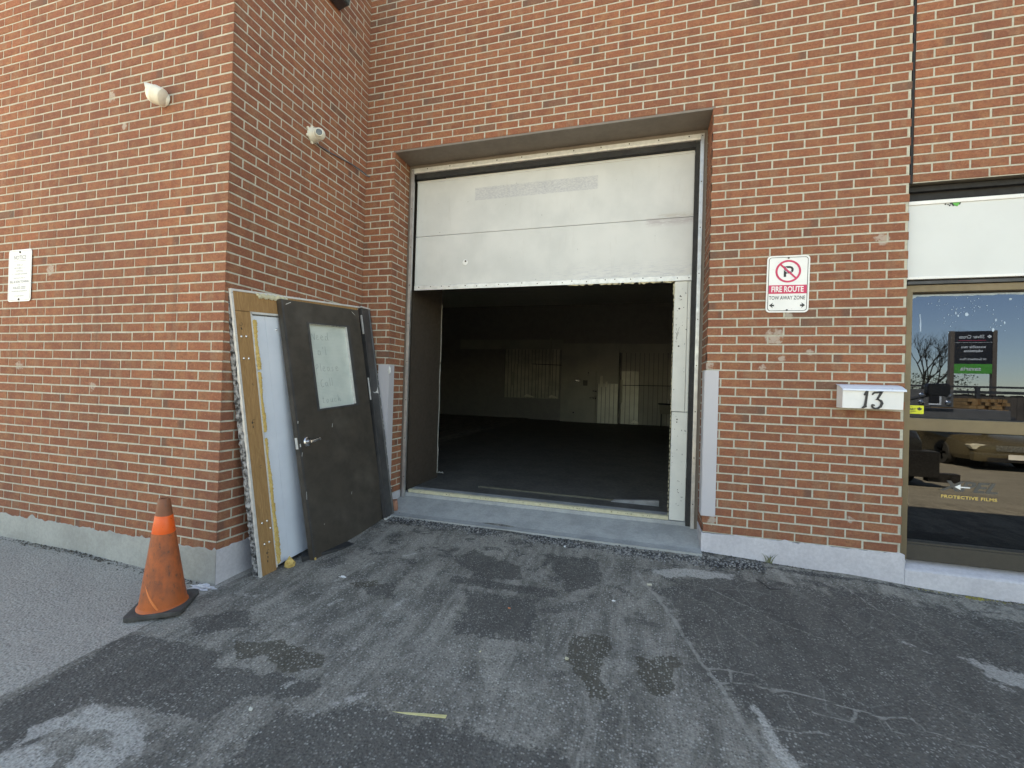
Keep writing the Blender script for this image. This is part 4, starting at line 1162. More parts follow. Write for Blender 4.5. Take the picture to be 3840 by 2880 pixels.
# ================================================================ LEANING WALL PANEL
def frameM(o, u, w_, n_):
    return Matrix(((u[0], w_[0], n_[0], o[0]), (u[1], w_[1], n_[1], o[1]), (u[2], w_[2], n_[2], o[2]), (0, 0, 0, 1)))
PM = frameM((.198, -1.369, -.302), (.0587, .9946, .0851), (-.0862, -.0799, .9931), (.9945, -.0656, .0811))
lp_ = empty('wall_panel', PM); tag(lp_, 'cut out wall panel with plywood border and white metal sheet leaning in the brick corner', 'wall panel')
# local x = along, y = up, z = outward
m = MB(); m.box(.012, .136, .004, 1.938, -.030, 0); m.build('plywood_upright', M_wood, lp_, bevel=.001)
m = MB(); m.box(.012, 1.335, 1.941, 2.078, -.030, -.0005); m.build('plywood_header', M_wood, lp_, bevel=.001)
m = MB(); rr = random.Random(6)
n = 90; V = []; Fq = []
for i in range(n + 1):
    y = -.004 + 2.09 * i / n; a = -.004 + rr.uniform(-.002, .002); zb = -.014 + rr.uniform(-.006, .004)
    V += [(.0115, y, -.002), (.0115, y, .004), (a, y, .004), (a - .001, y, zb), (.0115, y, zb)]
for i in range(n):
    for k in range(5): Fq.append((i * 5 + k, (i + 1) * 5 + k, (i + 1) * 5 + (k + 1) % 5, i * 5 + (k + 1) % 5))
m.add(V, Fq)
m.box(-.004, 1.36, 2.0785, 2.093, -.040, .003)
for i in range(40): m.blob((rr.uniform(.1, 1.3), 2.094, rr.uniform(-.03, .0)), (rr.uniform(.01, .03), .003, .006), i, .5)
m.build('metal_edge', M_alumw, lp_)
m = MB(); V = []; Fq = []
for i in range(n + 1):
    y = .0 + 2.07 * i / n; V += [(.010, y, -.0202), (-.006 + rr.uniform(-.004, .003), y, -.022), (-.008 + rr.uniform(-.005, .004), y, -.062 + rr.uniform(-.006, .004)), (.010, y, -.068)]
for i in range(n):
    for k in range(3): Fq.append((i * 4 + k, (i + 1) * 4 + k, (i + 1) * 4 + k + 1, i * 4 + k + 1))
m.add(V, Fq); m.box(.011, 1.33, .02, 2.06, -.066, -.031); m.build('tar_backing', M_tar, lp_)
m = MB(); m.box(.1365, .1485, .020, 1.938, -.028, .003); m.box(.1365, 1.33, 1.924, 1.9405, -.028, .003); m.build('inner_trim', M_alumw, lp_, bevel=.001)
m = MB(); m.box(.1490, .264, .050, 1.915, -.0295, -.010); m.box(.2655, .66, .030, 1.915, -.0295, -.0105); m.box(.149, .66, .030, .052, -.0098, -.0085)
m.build('metal_sheet', M_sheet, lp_, bevel=.0012)
m = MB(); y = .055
while y < 1.87:
    gap = 1.48 < y < 1.52 or (1.0 < y < 1.06)
    wdt = .009 + .007 * abs(math.sin(y * 7.3)) + (.006 if y < .5 else 0) + (.004 if y > 1.5 else 0)
    if not gap: m.blob((.151 + wdt * .6, y, .0), (wdt, .016, .009), int(y * 91), .45, 2)
    y += .015
m.build('foam_bead', M_foam, lp_, smooth=True)
m = MB()
for i in range(34): m.blob((.215 + i * .0078 + rr.uniform(-.004, .004), 2.072 - .012 * abs(math.sin(i * .55)), .004), (.014, .012 + .006 * abs(math.sin(i * .9)), .007), i, .4, 2)
m.build('foam_blob', M_foamp, lp_, smooth=True)
m = MB()
for (u_, v_) in [(.045, 1.755), (.084, 1.756), (.046, 1.597), (.086, 1.596), (.055, .390), (.098, .392), (.058, .232), (.098, .233), (.36, 1.82), (.12, .33)]:
    m = MB(); m.lathe([(.009, 0), (.0085, .003), (.005, .006), (0, .007)], 14, T(u_, v_, 0 if u_ < .13 else -.010)); m.build('domed_nail', M_nail, lp_, smooth=True)
m = MB()
for (x0, y0, r0, st_) in [(.05, 1.845, .012, 200), (.075, 1.14, .012, 60), (.095, .80, .010, 60), (.085, .17, .012, 60), (.10, 1.41, .008, 90)]:
    pts = [(x0 + r0 * math.cos(rad(a + st_)), y0 + r0 * math.sin(rad(a + st_))) for a in range(0, 250, 25)]
    for i in range(len(pts) - 1): m.tube([(*pts[i], .0006), (*pts[i + 1], .0006)], .0012, 4)
for (x0, y0) in [(.055, 1.81), (.052, 1.815), (.06, 1.13), (.065, 1.10), (.07, .16), (.075, .13), (.07, .10)]: m.blob((x0, y0, .0), (.005, .010, .0012), int(y0 * 99), .5)
m.build('nail_hooks', M_screw, lp_)

# ---------------------------------------------------------------- charcoal steel door leaning on it
DM = frameM((.3717, -1.0334, -.285), (.0711, .9949, .0719), (-.1362, -.0617, .9888), (.9881, -.0801, .1311))
dd = empty('steel_door', DM); tag(dd, 'charcoal steel door with wired glass window and lever handle leaning on the plywood panel', 'door')
DW, DH = .895, 2.083
a0, a1, b0, b1 = .245, .712, 1.185, 1.912
m = MB()
t0, t1 = -.044, 0.
m.box(0, a0, 0, DH, t0, t1); m.box(a1, DW, 0, DH, t0, t1); m.box(a0, a1, 0, b0, t0, t1); m.box(a0, a1, b1, DH, t0, t1)
m.build('slab', M_black, dd)
m = MB(); m.box(.003, .019, .0, DH, .0002, .0032); m.build('edge_lip', M_dkstrip, dd)
m = MB()
rr = random.Random(31)
for (x0, x1, y0, y1) in ((a0 - .012, a0 + .008, b0 - .01, b1 + .008), (a1 - .010, a1 + .028, b0 - .01, b1 + .008), (a0 + .008, a1 - .010, b1 - .006, b1 + .008), (a0 + .008, a1 - .010, b0 - .012, b0 + .006)):
    m.box(x0, x1, y0, y1, -.03, .007)
wfr = m.build('window_bead', M_dkstrip, dd, bevel=.0015)
m = MB()
for i in range(46): m.blob((a0 + .01 + i * .0098, b1 - .006 + rr.uniform(-.002, .002), .002), (.008, .003, .003), i, .5)
m.box(a1 - .020, a1 - .0105, b0 + .01, b1 - .006, -.03, .004)
for i in range(30): m.blob((a0 + .02 + i * .0145, b0 + .006 + rr.uniform(-.002, .002), .001), (.010, .003, .003), i, .5)
o = m.build('putty', M_alumw, wfr)
def wired_mat():
    g = G('frosted_wired_glass'); v = g.obj(); x, y, z = g.xyz(v)
    gx_ = g.math('ABSOLUTE', g.math('SUBTRACT', g.math('FRACT', g.math('MULTIPLY', x, 80)), .5))
    gy_ = g.math('ABSOLUTE', g.math('SUBTRACT', g.math('FRACT', g.math('MULTIPLY', y, 80)), .5))
    li = g.math('MAXIMUM', g.step(gx_, .38, .46), g.step(gy_, .38, .46))
    c = g.mix(g.step(g.noise(v, 5, 4), .35, .7), (.58, .63, .58), (.48, .54, .50))
    c = g.mix(g.math('MULTIPLY', li, .45), c, (.33, .38, .38))
    return g.fin(c, .35, 0, .5)
m = MB(); m.box(a0 - .004, a1 + .004, b0 - .004, b1 + .004, -.026, -.020); gp = m.build('pane', wired_mat(), dd)
# finger-drawn words on the dusty glass
m = MB()
def hand(words, x, y, s_, mbx):
    G_ = {'N': [[(0, 0), (.1, 1), (.5, 0), (.65, 1.05)]], 'e': [[(0, .35), (.35, .45), (.4, .65), (.2, .75), (.02, .5), (.05, .15), (.3, 0), (.5, .15)]],
          'd': [[(.4, .6), (.15, .65), (0, .3), (.15, 0), (.4, .1), (.5, .5), (.55, 1.3), (.5, .3), (.6, 0)]], 'a': [[(.4, .6), (.12, .65), (0, .3), (.12, 0), (.4, .2), (.42, .6), (.42, .1), (.55, 0)]],
          "'": [[(.1, 1.2), (.05, .9)]], 'l': [[(.05, 1.3), (.1, 0)]], 'P': [[(.1, -.5), (.05, 1)], [(.0, .95), (.35, 1.1), (.5, .8), (.3, .5), (.08, .45)]],
          's': [[(.35, .65), (.1, .6), (.15, .35), (.35, .2), (.2, 0), (0, .05)]], 'C': [[(.5, 1.1), (.15, 1), (0, .4), (.2, -.1), (.55, .1)]],
          't': [[(.2, 1.1), (.15, .1), (.35, 0)], [(0, .75), (.4, .8)]], 'o': [[(.25, .6), (.02, .4), (.1, 0), (.35, .05), (.4, .45), (.25, .6)]], 'u': [[(0, .6), (.05, .05), (.3, 0), (.4, .6), (.45, 0)]],
          'c': [[(.4, .6), (.1, .55), (.02, .15), (.25, 0), (.45, .1)]], 'h': [[(.05, 1.2), (.1, 0), (.2, .5), (.4, .5), (.45, 0), (.6, .05)]]}
    cx_ = x
    for ch in words:
        for st_ in G_[ch]:
            pts = [(cx_ + p[0] * s_ * 1.1, y + p[1] * s_) for p in st_]
            for i in range(len(pts) - 1): mbx.tube([(*pts[i], -.0197), (*pts[i + 1], -.0197)], .0013, 4, cap=False)
        cx_ += s_ * .92 if ch not in "'l" else s_ * .5
hand('Need', .285, 1.775, .055, m); hand("a'l", .335, 1.645, .060, m); hand('Please', .29, 1.505, .055, m); hand('Call', .325, 1.375, .055, m); hand('touch', .32, 1.235, .05, m)
m.build('finger_writing', paint('dust_marks', (.25, .28, .27), None, .7), gp)
hn = MB(); hn.lathe([(.038, 0), (.038, .006), (.034, .010), (.020, .012)], 28, T(.083, .945, .0)); hn.lathe([(.012, .010), (.012, .050)], 16, T(.083, .945, 0))
h_ = hn.build('handle_rose', M_steel, dd, smooth=True)
m = MB(); m.tube([(.078, .945, .048), (.10, .946, .052), (.135, .950, .052), (.172, .952, .050)], [.013, .012, .0105, .011], 10); m.build('lever', M_steel, h_, smooth=True)
m = MB(); m.box(-.0015, .0, .90, .99, -.035, -.010); m.box(.004, .015, .915, .94, .0033, .0042); m.build('latch_plate', M_alumw, dd)
m = MB()
for (x0, y0, x1, y1, w_) in [(.045, 2.045, .095, 2.066, .005), (.80, 2.06, .84, 2.03, .003), (.37, 1.02, .38, 1.05, .003), (.006, .50, .012, .56, .003), (.02, .03, .02, .40, .0022), (.012, 1.10, .016, 1.12, .006), (.012, .84, .02, .87, .004), (.5, .4, .51, .42, .002), (.15, .25, .156, .256, .003)]:
    d = Vector((x1 - x0, y1 - y0)).normalized(); n_ = Vector((-d.y, d.x)) * w_ / 2
    m.prism([(x0 + n_.x, y0 + n_.y), (x1 + n_.x, y1 + n_.y), (x1 - n_.x, y1 - n_.y), (x0 - n_.x, y0 - n_.y)], .0033 if x0 < .02 else .0002, .0042 if x0 < .02 else .001, 'z')
m.build('paint_chips', M_alumw, dd)
m = MB(); m.blob((.015, .012, .004), (.012, .022, .004), 3, .5, 2); m.blob((.06, .004, .003), (.02, .004, .003), 5, .5); m.build('foam_crumb', M_foam, dd)

# ---------------------------------------------------------------- dark jamb strip leaning beyond the door
SM = frameM((.479, -.180, -.205), (.0686, .9976, -.003), (-.1816, .0154, .9833), (.981, -.0669, .1822))
js = empty('door_jamb', SM); tag(js, 'narrow charcoal steel jamb strip leaning at the right of the charcoal door', 'door jamb')
m = MB(); m.prism([(0, -.034), (.135, -.034), (.135, .004), (.128, .004), (.118, -.004), (.020, -.004), (.010, .010), (0, .010)], .05, 2.128, 'y')
# prism 'y' gives (x, y, z): outline in x-z, pushed along y
m.build('channel', M_dkstrip, js, bevel=.001)
m = MB(); m.box(-.002, .137, 2.1285, 2.142, -.036, .008); m.box(.003, .100, -.002, .048, -.026, -.001) ; m.box(-.012, -.001, 1.86, 2.05, -.010, .006); m.box(-.020, -.0015, 1.20, 1.42, -.006, -.002)
m.build('bare_metal', M_alumw, js, bevel=.001)
m = MB()
for i in range(24):
    y = .25 + rr.random() * 1.4; m.box(.131, .1365, y, y + rr.uniform(.004, .03), .0045, .0052)
m.prism([(.03, 1.28), (.07, 1.275), (.10, 1.29), (.12, 1.33), (.125, 1.26), (.10, 1.27), (.06, 1.268)], -.0036, -.0026, 'z')
m.build('paint_chips', M_alumw, js)

# dark rubber mat edge poking out under the sheet
m = MB(); m.prism([(.30, -1.08), (.46, -.80), (.52, -.60), (.42, -.50), (.28, -.70), (.22, -1.0)], -.275, -.235, 'z')
tag(m.build('rubber_offcut', M_rubber, bevel=.006), 'black rubber offcut poking out under the leaning white sheet', 'rubber offcut')

# ================================================================ CONE
def cone_mat():
    g = G('dirty_orange_pvc'); v = g.obj(); x, y, z = g.xyz(v)
    n = g.noise(g.sc(v, 1, 1, .6), 14, 6, .7)
    c = g.mix(g.step(n, .32, .68), (.52, .125, .040), (.29, .085, .038))
    n2 = g.noise(g.sc(v, 1, 1, .5), 34, 5, .75)
    c = g.mix(g.step(n2, .54, .66, 0, .8), c, (.13, .065, .042))
    c = g.mix(g.math('MULTIPLY', g.step(z, .52, .64), .75), c, (.20, .085, .048))
    c = g.mix(g.math('MULTIPLY', g.step(z, .02, .16, 1, 0), .7), c, (.56, .125, .028))
    sc = g.noise(g.sc(v, 30, 30, 6), 1.0, 3, .8)
    c = g.mix(g.step(sc, .70, .74, 0, .7), c, (.66, .30, .17))
    g.bump(n2, .2, .004)
    return g.fin(c, .55, 0, .4)
CZ = GZ(-.10, -1.87)
cn = empty('traffic_cone', T(-.062, -1.868, CZ + .004) @ Rz(rad(31)) @ Matrix.Diagonal((.89, .89, .95, 1)) @ Ry(rad(-.6)) @ Rx(rad(1.2))); tag(cn, 'dirty orange traffic cone with bright band on a black base near the brick corner', 'traffic cone')
m = MB()
pr = []
for i in range(5): pass
m.prism([(x, y) for x, y in rrect(-.172, .172, -.172, .172, .045, 5)], 0, .020, 'z')
b_ = m.build('base', paint('dusty_rubber', (.050, .047, .044), (.10, .095, .088), .8, 0, 12, .8, bump=.4), cn, bevel=.005)
for v_ in b_.data.vertices:
    r_ = max(abs(v_.co.x), abs(v_.co.y)); v_.co.z += .012 * math.sin(v_.co.x * 14 + 1) * (r_ / .172) ** 2 + (.008 if v_.co.z > .01 else 0) + (.012 if v_.co.x < -.1 and v_.co.y > .1 else 0)
m = MB()
prof = [(.158, .018), (.150, .026), (.140, .034)]
for i in range(1, 15):
    t = i / 14; prof.append((.140 + (.036 - .140) * t, .034 + (.715 - .034) * t))
prof += [(.030, .724), (.020, .724), (.019, .70)]
m.lathe(prof, 40, jit=.006); m.build('body', cone_mat(), cn, smooth=True)
m = MB()
def cr(z): return .140 + (.036 - .140) * (z - .034) / .681
V = []; seg = 48
for (dz) in (.500, .503, .612, .615):
    for k in range(seg):
        a = 2 * math.pi * k / seg; r = cr(dz) * (1 + .006 * math.sin(3 * a + dz * 9) + .0036 * math.sin(5 * a - dz * 20)) + (.0012 if .502 < dz < .613 else .0003)
        V.append((r * math.cos(a), r * math.sin(a), dz + .002 * math.sin(a * 2)))
m.add(V, [(i * seg + k, i * seg + (k + 1) % seg, (i + 1) * seg + (k + 1) % seg, (i + 1) * seg + k) for i in range(3) for k in range(seg)])
m.build('bright_band', paint('fluorescent_band', (.95, .13, .02), (.85, .09, .02), .4, 0, 16, .5, speck=(60, .68, (.4, .06, .02))), cn, smooth=True)
m = MB()
m.tube([(cr(.05 + .03 * i) * math.cos(rad(-78 - 9 * i)) * 1.004, cr(.05 + .03 * i) * math.sin(rad(-78 - 9 * i)) * 1.004, .035 + .03 * i) for i in range(6)], [.006, .009, .008, .007, .005, .002], 6)
m.build('scrape', paint('fresh_scrape', (.80, .22, .06)), cn, smooth=True)

# ================================================================ LITTER
def crumple(name, x, y, sx, sy, sz, seed, mat_, label, cat, sub_=2, amp=.5, lift=0):
    m = MB(); m.blob((0, 0, 0), (sx, sy, sz), seed, amp, sub_)
    o = m.build(name, mat_); o.location = (x, y, GZ(x, y) + sz * .6 + lift); return tag(o, label, cat)
M_paper = paint('crumpled_paper', (.72, .72, .74), (.45, .46, .52), .7, 0, 40, .7)
crumple('crumpled_paper', -.045, -1.62, .075, .035, .012, 5, M_paper, 'crumpled white paper on the ground between the cone and the brick corner', 'litter', 3, .9)
crumple('foam_chunk', .262, -1.165, .036, .036, .040, 8, M_foam, 'yellow chunk of foam on the ground beside the foot of the plywood', 'foam chunk', 2, .45)
crumple('paper_scrap', .748, -1.184, .022, .014, .004, 3, M_white2, 'small white scrap on the asphalt in front of the charcoal door', 'litter', 2, .8)
crumple('white_pebble', 2.663, -.92, .016, .010, .006, 11, M_white2, 'bright white chip lying on the asphalt right of the middle', 'chip', 1, .6)
crumple('white_pebble', 2.22, -.235, .012, .008, .006, 12, M_white2, 'small white chip on the gravel just before the concrete apron', 'chip', 1, .6)
m = MB(); m.box(-.016, .016, -.009, .009, 0, .012); o = m.build('stone_block', paint('cream_stone', (.55, .52, .42)), bevel=.002); o.location = (2.894, -.644, GZ(2.894, -.644)); o.rotation_euler = (0, 0, .3)
tag(o, 'small cream block on the asphalt near the right end of the apron', 'block')
crumple('orange_chip', 2.028, -1.203, .010, .007, .005, 14, paint('orange_bit', (.65, .20, .08)), 'tiny orange chip in the middle of the driveway', 'chip', 1, .5)
crumple('foam_crumb', 2.462, -1.57, .011, .014, .006, 15, M_foamp, 'pale yellow foam crumb at the edge of the larger oil stain', 'foam crumb', 1, .5)
crumple('foam_crumb', 1.999, -1.657, .007, .006, .005, 16, M_foamp, 'tiny yellow foam crumb alone in the middle foreground', 'foam crumb', 1, .5)
crumple('pale_pebble', 1.157, -2.35, .012, .010, .006, 17, paint('cream_pebble', (.5, .5, .45)), 'flat pale pebble in the lower left foreground', 'pebble', 1, .5)
m = MB(); m.prism([(-.128, .002), (-.05, -.006), (.122, -.008), (.125, .007), (.0, .006), (-.06, .005)], 0, .006, 'z')
o = m.build('wood_strip', paint('pale_yellow_wood', (.66, .60, .30), (.50, .43, .20), .6, 0, 18, .6), bevel=.001); o.location = (1.893, -2.15, GZ(1.893, -2.15) + .001); o.rotation_euler = (0, 0, rad(13)); tag(o, 'pale yellow pointed wood strip on the asphalt in the foreground', 'wood strip')
m = MB(); p_ = [(3.641, -.325), (3.672, -.38), (3.705, -.435), (3.74, -.432), (3.783, -.41)]
m.tube([(a, b_, GZ(a, b_) + .006 + .004 * (i % 2)) for i, (a, b_) in enumerate(p_)], [.002, .003, .003, .0025, .0015], 6); tag(m.build('twig', M_rubber), 'bent black twig on the asphalt right of the loading door', 'twig')
m = MB(); m.box(-.06, .06, -.045, .045, 0, .10); o = m.build('loose_brick', paint('pinkish_brick', (.42, .20, .13), (.33, .15, .10), .85, 0, 12, .7, bump=.7), bevel=.008)
o.location = (.402, .04, -.146); o.rotation_euler = (0, rad(-7), rad(28)); tag(o, 'pinkish brick block wedged at the foot of the left door jamb', 'brick')
# weed at the foot of the pier
m = MB(); rr = random.Random(12)
for i in range(11):
    a = rr.uniform(0, 6.28); L = rr.uniform(.04, .11); bx, by = 3.80 + rr.uniform(-.02, .02), -.014
    dx, dy = math.cos(a) * .3 * L, -abs(math.sin(a)) * .25 * L
    z0 = GZ(bx, by) - .005
    pts = [Vector((bx + dx * t * t * 1.6, by + dy * t, z0 + L * t * (1 - .18 * t))) for t in (0, .35, .7, 1)]
    side = Vector((math.sin(a), 0, .1)).normalized()
    wds = [.0022, .0035, .0026, .0003]
    vs = [];
    for p, w_ in zip(pts, wds): vs += [p - side * w_, p + side * w_]
    m.add(vs, [(0, 1, 3, 2), (2, 3, 5, 4), (4, 5, 7, 6)])
m.build_ = None
tag(m.build('weed', paint('dusty_green_blade', (.13, .15, .08), (.20, .20, .11), .7)), 'small green weed growing at the foot of the right brick pier', 'weed')
# moss and debris lines, gravel: uncountable
def scatter(name, n_, fn, mats, seed, label=None):
    m = MB(); rr = random.Random(seed)
    base = [(-1, -.6, -.3), (1, -.7, -.2), (.8, .8, -.3), (-.9, .6, -.2), (.1, -.2, .9), (.3, .4, .6)]
    fc = [(0, 1, 4), (1, 5, 4), (1, 2, 5), (2, 3, 5), (3, 4, 5), (3, 0, 4)]
    for i in range(n_):
        x, y, r = fn(rr); z = GZ(x, y)
        a = rr.uniform(0, 6.28); c_, s_ = math.cos(a), math.sin(a); k = [rr.uniform(.6, 1.3) for _ in range(3)]
        m.add([(x + (p[0] * k[0] * c_ - p[1] * k[1] * s_) * r, y + (p[0] * k[0] * s_ + p[1] * k[1] * c_) * r, z + r * .25 + p[2] * k[2] * r * .7) for p in base], fc, rr.randrange(len(mats)))
    o = m.build(name, mats); o['kind'] = 'stuff'; return o
Ms = [paint('stone_a', (.30, .29, .27)), paint('stone_b', (.17, .17, .17)), paint('stone_c', (.035, .034, .036)), paint('stone_d', (.05, .05, .05))]
def f1(rr):
    x = rr.uniform(.5, 3.75); yl = np.interp(x, [.5, 1.1, 1.9, 2.6, 3.3, 3.8], [-.12, -.12, -.15, -.18, -.17, -.08])
    return x, float(yl) + rr.gauss(-.01, .045), rr.uniform(.003, .0115)
scatter('gravel', 3800, f1, Ms, 1)
def f2(rr): return rr.uniform(-2.4, 5.6), -rr.random() ** .8 * 2.9 - .25, rr.uniform(.0012, .0042)
scatter('loose_grit', 1500, lambda rr: (lambda t: t if not (t[0] < .05 and t[1] > -1.62) else (t[0] + 2.2, t[1] - .0, t[2]))(f2(rr)), [Ms[0], Ms[1], paint('stone_e', (.50, .49, .46)), Ms[1]], 2)
Md = [paint('debris_a', (.06, .045, .03)), paint('debris_b', (.10, .085, .06)), paint('debris_c', (.03, .027, .022))]
scatter('leaf_debris', 1300, lambda rr: (rr.uniform(-5, -.02), -DB - abs(rr.gauss(0, .025)) - .008, rr.uniform(.003, .008)), Md, 3)
scatter('moss', 420, lambda rr: (lambda x: (x, -.026 - abs(rr.gauss(0, .010)), rr.uniform(.003, .008) * (1.5 if 5.03 < x < 5.13 else .8)))(rr.choice([rr.uniform(4.7, 6.2), rr.gauss(5.08, .03)])), [paint('moss_a', (.28, .25, .03)), paint('moss_b', (.16, .13, .04))], 4)
scatter('dirt_line', 700, lambda rr: (rr.uniform(3.32, 6.0), -.012 - abs(rr.gauss(0, .010)), rr.uniform(.002, .006)), Md, 5)

# ================================================================ THE LOT OPPOSITE (seen mirrored in the window)
def part_of(root):
    inv = root.matrix_world.inverted()
    def f(mb, name, mats, parent=None, **kw):
        o = mb.build(name, mats, **kw)
        if parent is None: o.parent = root; o.matrix_parent_inverse = Matrix.Identity(4)
        else: o.parent = parent
        return o
    return f
# --- gold saloon, nose towards the building. local: x across, y towards nose (+y), z up
car = empty('parked_car', T(11.38, -11.9, -.55)); tag(car, 'gold brown saloon car mirrored in the lower window pane', 'car')
cp = part_of(car)
M_gold_p = paint('champagne_car_paint', (.15, .125, .08), (.11, .09, .06), .22, .5, 3, .4)
def loft(mb, secs, mi=0):
    """secs: list of (y, [(x,z)...]) closed rings"""
    n_ = len(secs[0][1]); vs = []
    for y, ring in secs: vs += [(x, y, z) for x, z in ring]
    fs = [(i * n_ + k, i * n_ + (k + 1) % n_, (i + 1) * n_ + (k + 1) % n_, (i + 1) * n_ + k) for i in range(len(secs) - 1) for k in range(n_)]
    fs += [tuple(range(n_)), tuple((len(secs) - 1) * n_ + k for k in range(n_ - 1, -1, -1))]
    mb.add(vs, fs, mi)
def body_ring(hw, zb, zt, sh=.12):
    return [(-hw + .06, zb), (hw - .06, zb), (hw, zb + .10), (hw, zt - sh), (hw - .05, zt - .04), (hw - .22, zt), (0, zt + .015), (-hw + .22, zt), (-hw + .05, zt - .04), (-hw, zt - sh), (-hw, zb + .10)]
m = MB()
loft(m, [(-2.30, body_ring(.78, .35, .80)), (-2.2, body_ring(.86, .25, .92)), (-1.2, body_ring(.89, .20, .95)), (0.2, body_ring(.89, .20, .93)), (1.0, body_ring(.89, .20, .90)), (1.9, body_ring(.87, .22, .80)), (2.28, body_ring(.80, .24, .70)), (2.42, body_ring(.70, .26, .62))])
cb = cp(m, 'body', M_gold_p, smooth=True, bevel=.01)
m = MB()
loft(m, [(-1.75, [(-.66, .93), (.66, .93), (.62, .96), (-.62, .96)]), (-1.15, [(-.72, .93), (.72, .93), (.56, 1.34), (-.56, 1.34)]), (-.1, [(-.74, .93), (.74, .93), (.57, 1.40), (-.57, 1.40)]), (.35, [(-.74, .92), (.74, .92), (.55, 1.36), (-.55, 1.36)]), (1.05, [(-.70, .90), (.70, .90), (.66, .93), (-.66, .93)])])
cp(m, 'cabin_glass', M_lens, smooth=True)
m = MB(); m.box(-.80, .80, 2.30, 2.50, .22, .44); cp(m, 'bumper', M_gold_p, bevel=.05)
m = MB(); m.box(-.55, .55, 2.49, 2.505, .24, .33); cp(m, 'lower_intake', M_dark)
m = MB()
for i in range(5): m.box(-.34, .34, 2.37, 2.44 - i * .004, .49 + i * .028, .503 + i * .028)
cp(m, 'grille', M_steel)
m = MB(); m.box(-.36, .36, 2.30, 2.40, .48, .63); cp(m, 'grille_opening', M_dark)
for s_ in (-1, 1):
    m = MB(); m.prism([(s_ * .40, .50), (s_ * .78, .50), (s_ * .84, .60), (s_ * .72, .64), (s_ * .42, .62)], 2.20, 2.41, 'y'); cp(m, 'headlight', paint('headlamp_glass', (.80, .78, .66), None, .1, .3, 20, .5, spec=.9), bevel=.02)
m = MB(); m.box(-.155, .155, 2.508, 2.515, .30, .42); pl = cp(m, 'licence_plate', M_white)
for s_ in (-1, 1):
    for yy in (-1.45, 1.42):
        m = MB(); Mt = T(s_ * .80, yy, .31) @ Ry(rad(90)); m.lathe([(.22, -.10), (.30, -.10), (.315, -.07), (.315, .07), (.30, .10), (.22, .10)], 28, Mt); wh = cp(m, 'wheel', M_rubber, smooth=True)
        m = MB(); m.lathe([(.215, -.085), (.215, .085)], 24, Mt)
        for k in range(5):
            a = rad(72 * k); m.box(-.035, .035, .02, .20, -.10, .10, M=Mt @ Rz(a))
        cp(m, 'rim', M_steel, wh)
for s_ in (-1, 1):
    m = MB(); m.tube([(s_ * .86, .75, .98), (s_ * .98, .72, 1.0)], .05, 8); cp(m, 'mirror', M_gold_p)

# --- dark work truck: only its black flank and mirror show at the left edge of the glass
tr = empty('work_truck', T(6.9, -7.6, -.55)); tag(tr, 'black work truck with big side mirror reflected at the left edge of the window', 'truck')
tp = part_of(tr)
M_tblk = paint('black_truck_paint', (.02, .02, .022), None, .25, 0, 4, .3)
m = MB(); loft(m, [(-2.6, body_ring(.95, .5, 1.25)), (-.6, body_ring(.98, .45, 1.3)), (.6, body_ring(.98, .45, 1.25)), (1.5, body_ring(.95, .42, 1.12)), (1.75, body_ring(.88, .45, 1.0))]); tp(m, 'body', M_tblk, smooth=True, bevel=.01)
m = MB(); loft(m, [(-1.4, [(-.85, 1.24), (.85, 1.24), (.72, 1.9), (-.72, 1.9)]), (.1, [(-.88, 1.24), (.88, 1.24), (.72, 1.95), (-.72, 1.95)]), (.75, [(-.86, 1.22), (.86, 1.22), (.80, 1.3), (-.80, 1.3)])]); tp(m, 'cab_glass', M_lens)
m = MB(); m.box(-.98, 1.05, 1.65, 1.95, .28, .75); m.box(.9, 1.38, 1.75, 1.9, .20, .36); m.tube([(1.26, 1.92, .27), (1.26, 1.96, .27)], .05, 12); tp(m, 'bumper', M_tblk, bevel=.03)
m = MB(); m.tube([(.95, .55, 1.35), (1.10, .6, 1.65), (1.62, .62, 1.80)], .03, 8); mm = tp(m, 'mirror_arm', M_dkstrip)
m = MB(); m.prism(rrect(1.46, 1.84, 1.76, 2.02, .07, 4), .58, .72, 'y'); tp(m, 'side_mirror', M_tblk, mm, bevel=.02)
for s_ in (-1, 1):
    for yy in (-1.8, 1.0):
        m = MB(); Mt = T(s_ * .86, yy, .42) @ Ry(rad(90)); m.lathe([(.24, -.12), (.40, -.12), (.42, -.08), (.42, .08), (.40, .12), (.24, .12)], 24, Mt); tp(m, 'wheel', M_rubber, smooth=True)
# --- grey rack panel with round lamps
rk = empty('lamp_rack', T(10.0, -9.9, .95)); tag(rk, 'grey metal panel with four round lamps mirrored in the upper window pane', 'lamp rack')
rp = part_of(rk)
m = MB(); m.box(-.50, .40, -.03, .03, 0, .45); m.box(-1.4, 1.6, -.9, -.05, -.30, -.04); rp(m, 'panel', paint('dull_grey', (.16, .15, .14)), bevel=.01)
m = MB(); m.box(-.12, .10, .031, .04, .10, .38); rp(m, 'opening', M_dark)
m = MB(); m.box(.10, .14, .031, .045, .08, .42); m.box(-.12, .14, .031, .045, .05, .09); rp(m, 'bracket', M_white)
for (x, z_) in ((-.28, .30), (-.28, .12), (.28, .30), (.28, .12)):
    m = MB(); m.lathe([(.06, 0), (.06, .02), (.04, .04), (0, .045)], 16, T(x, .031, z_) @ Rx(rad(-90))); rp(m, 'lamp', M_steel, smooth=True)
for x in (-1.2, 1.4):
    m = MB(); m.box(x - .04, x + .04, -.6, -.5, -1.5, -.30); rp(m, 'leg', M_dkstrip)
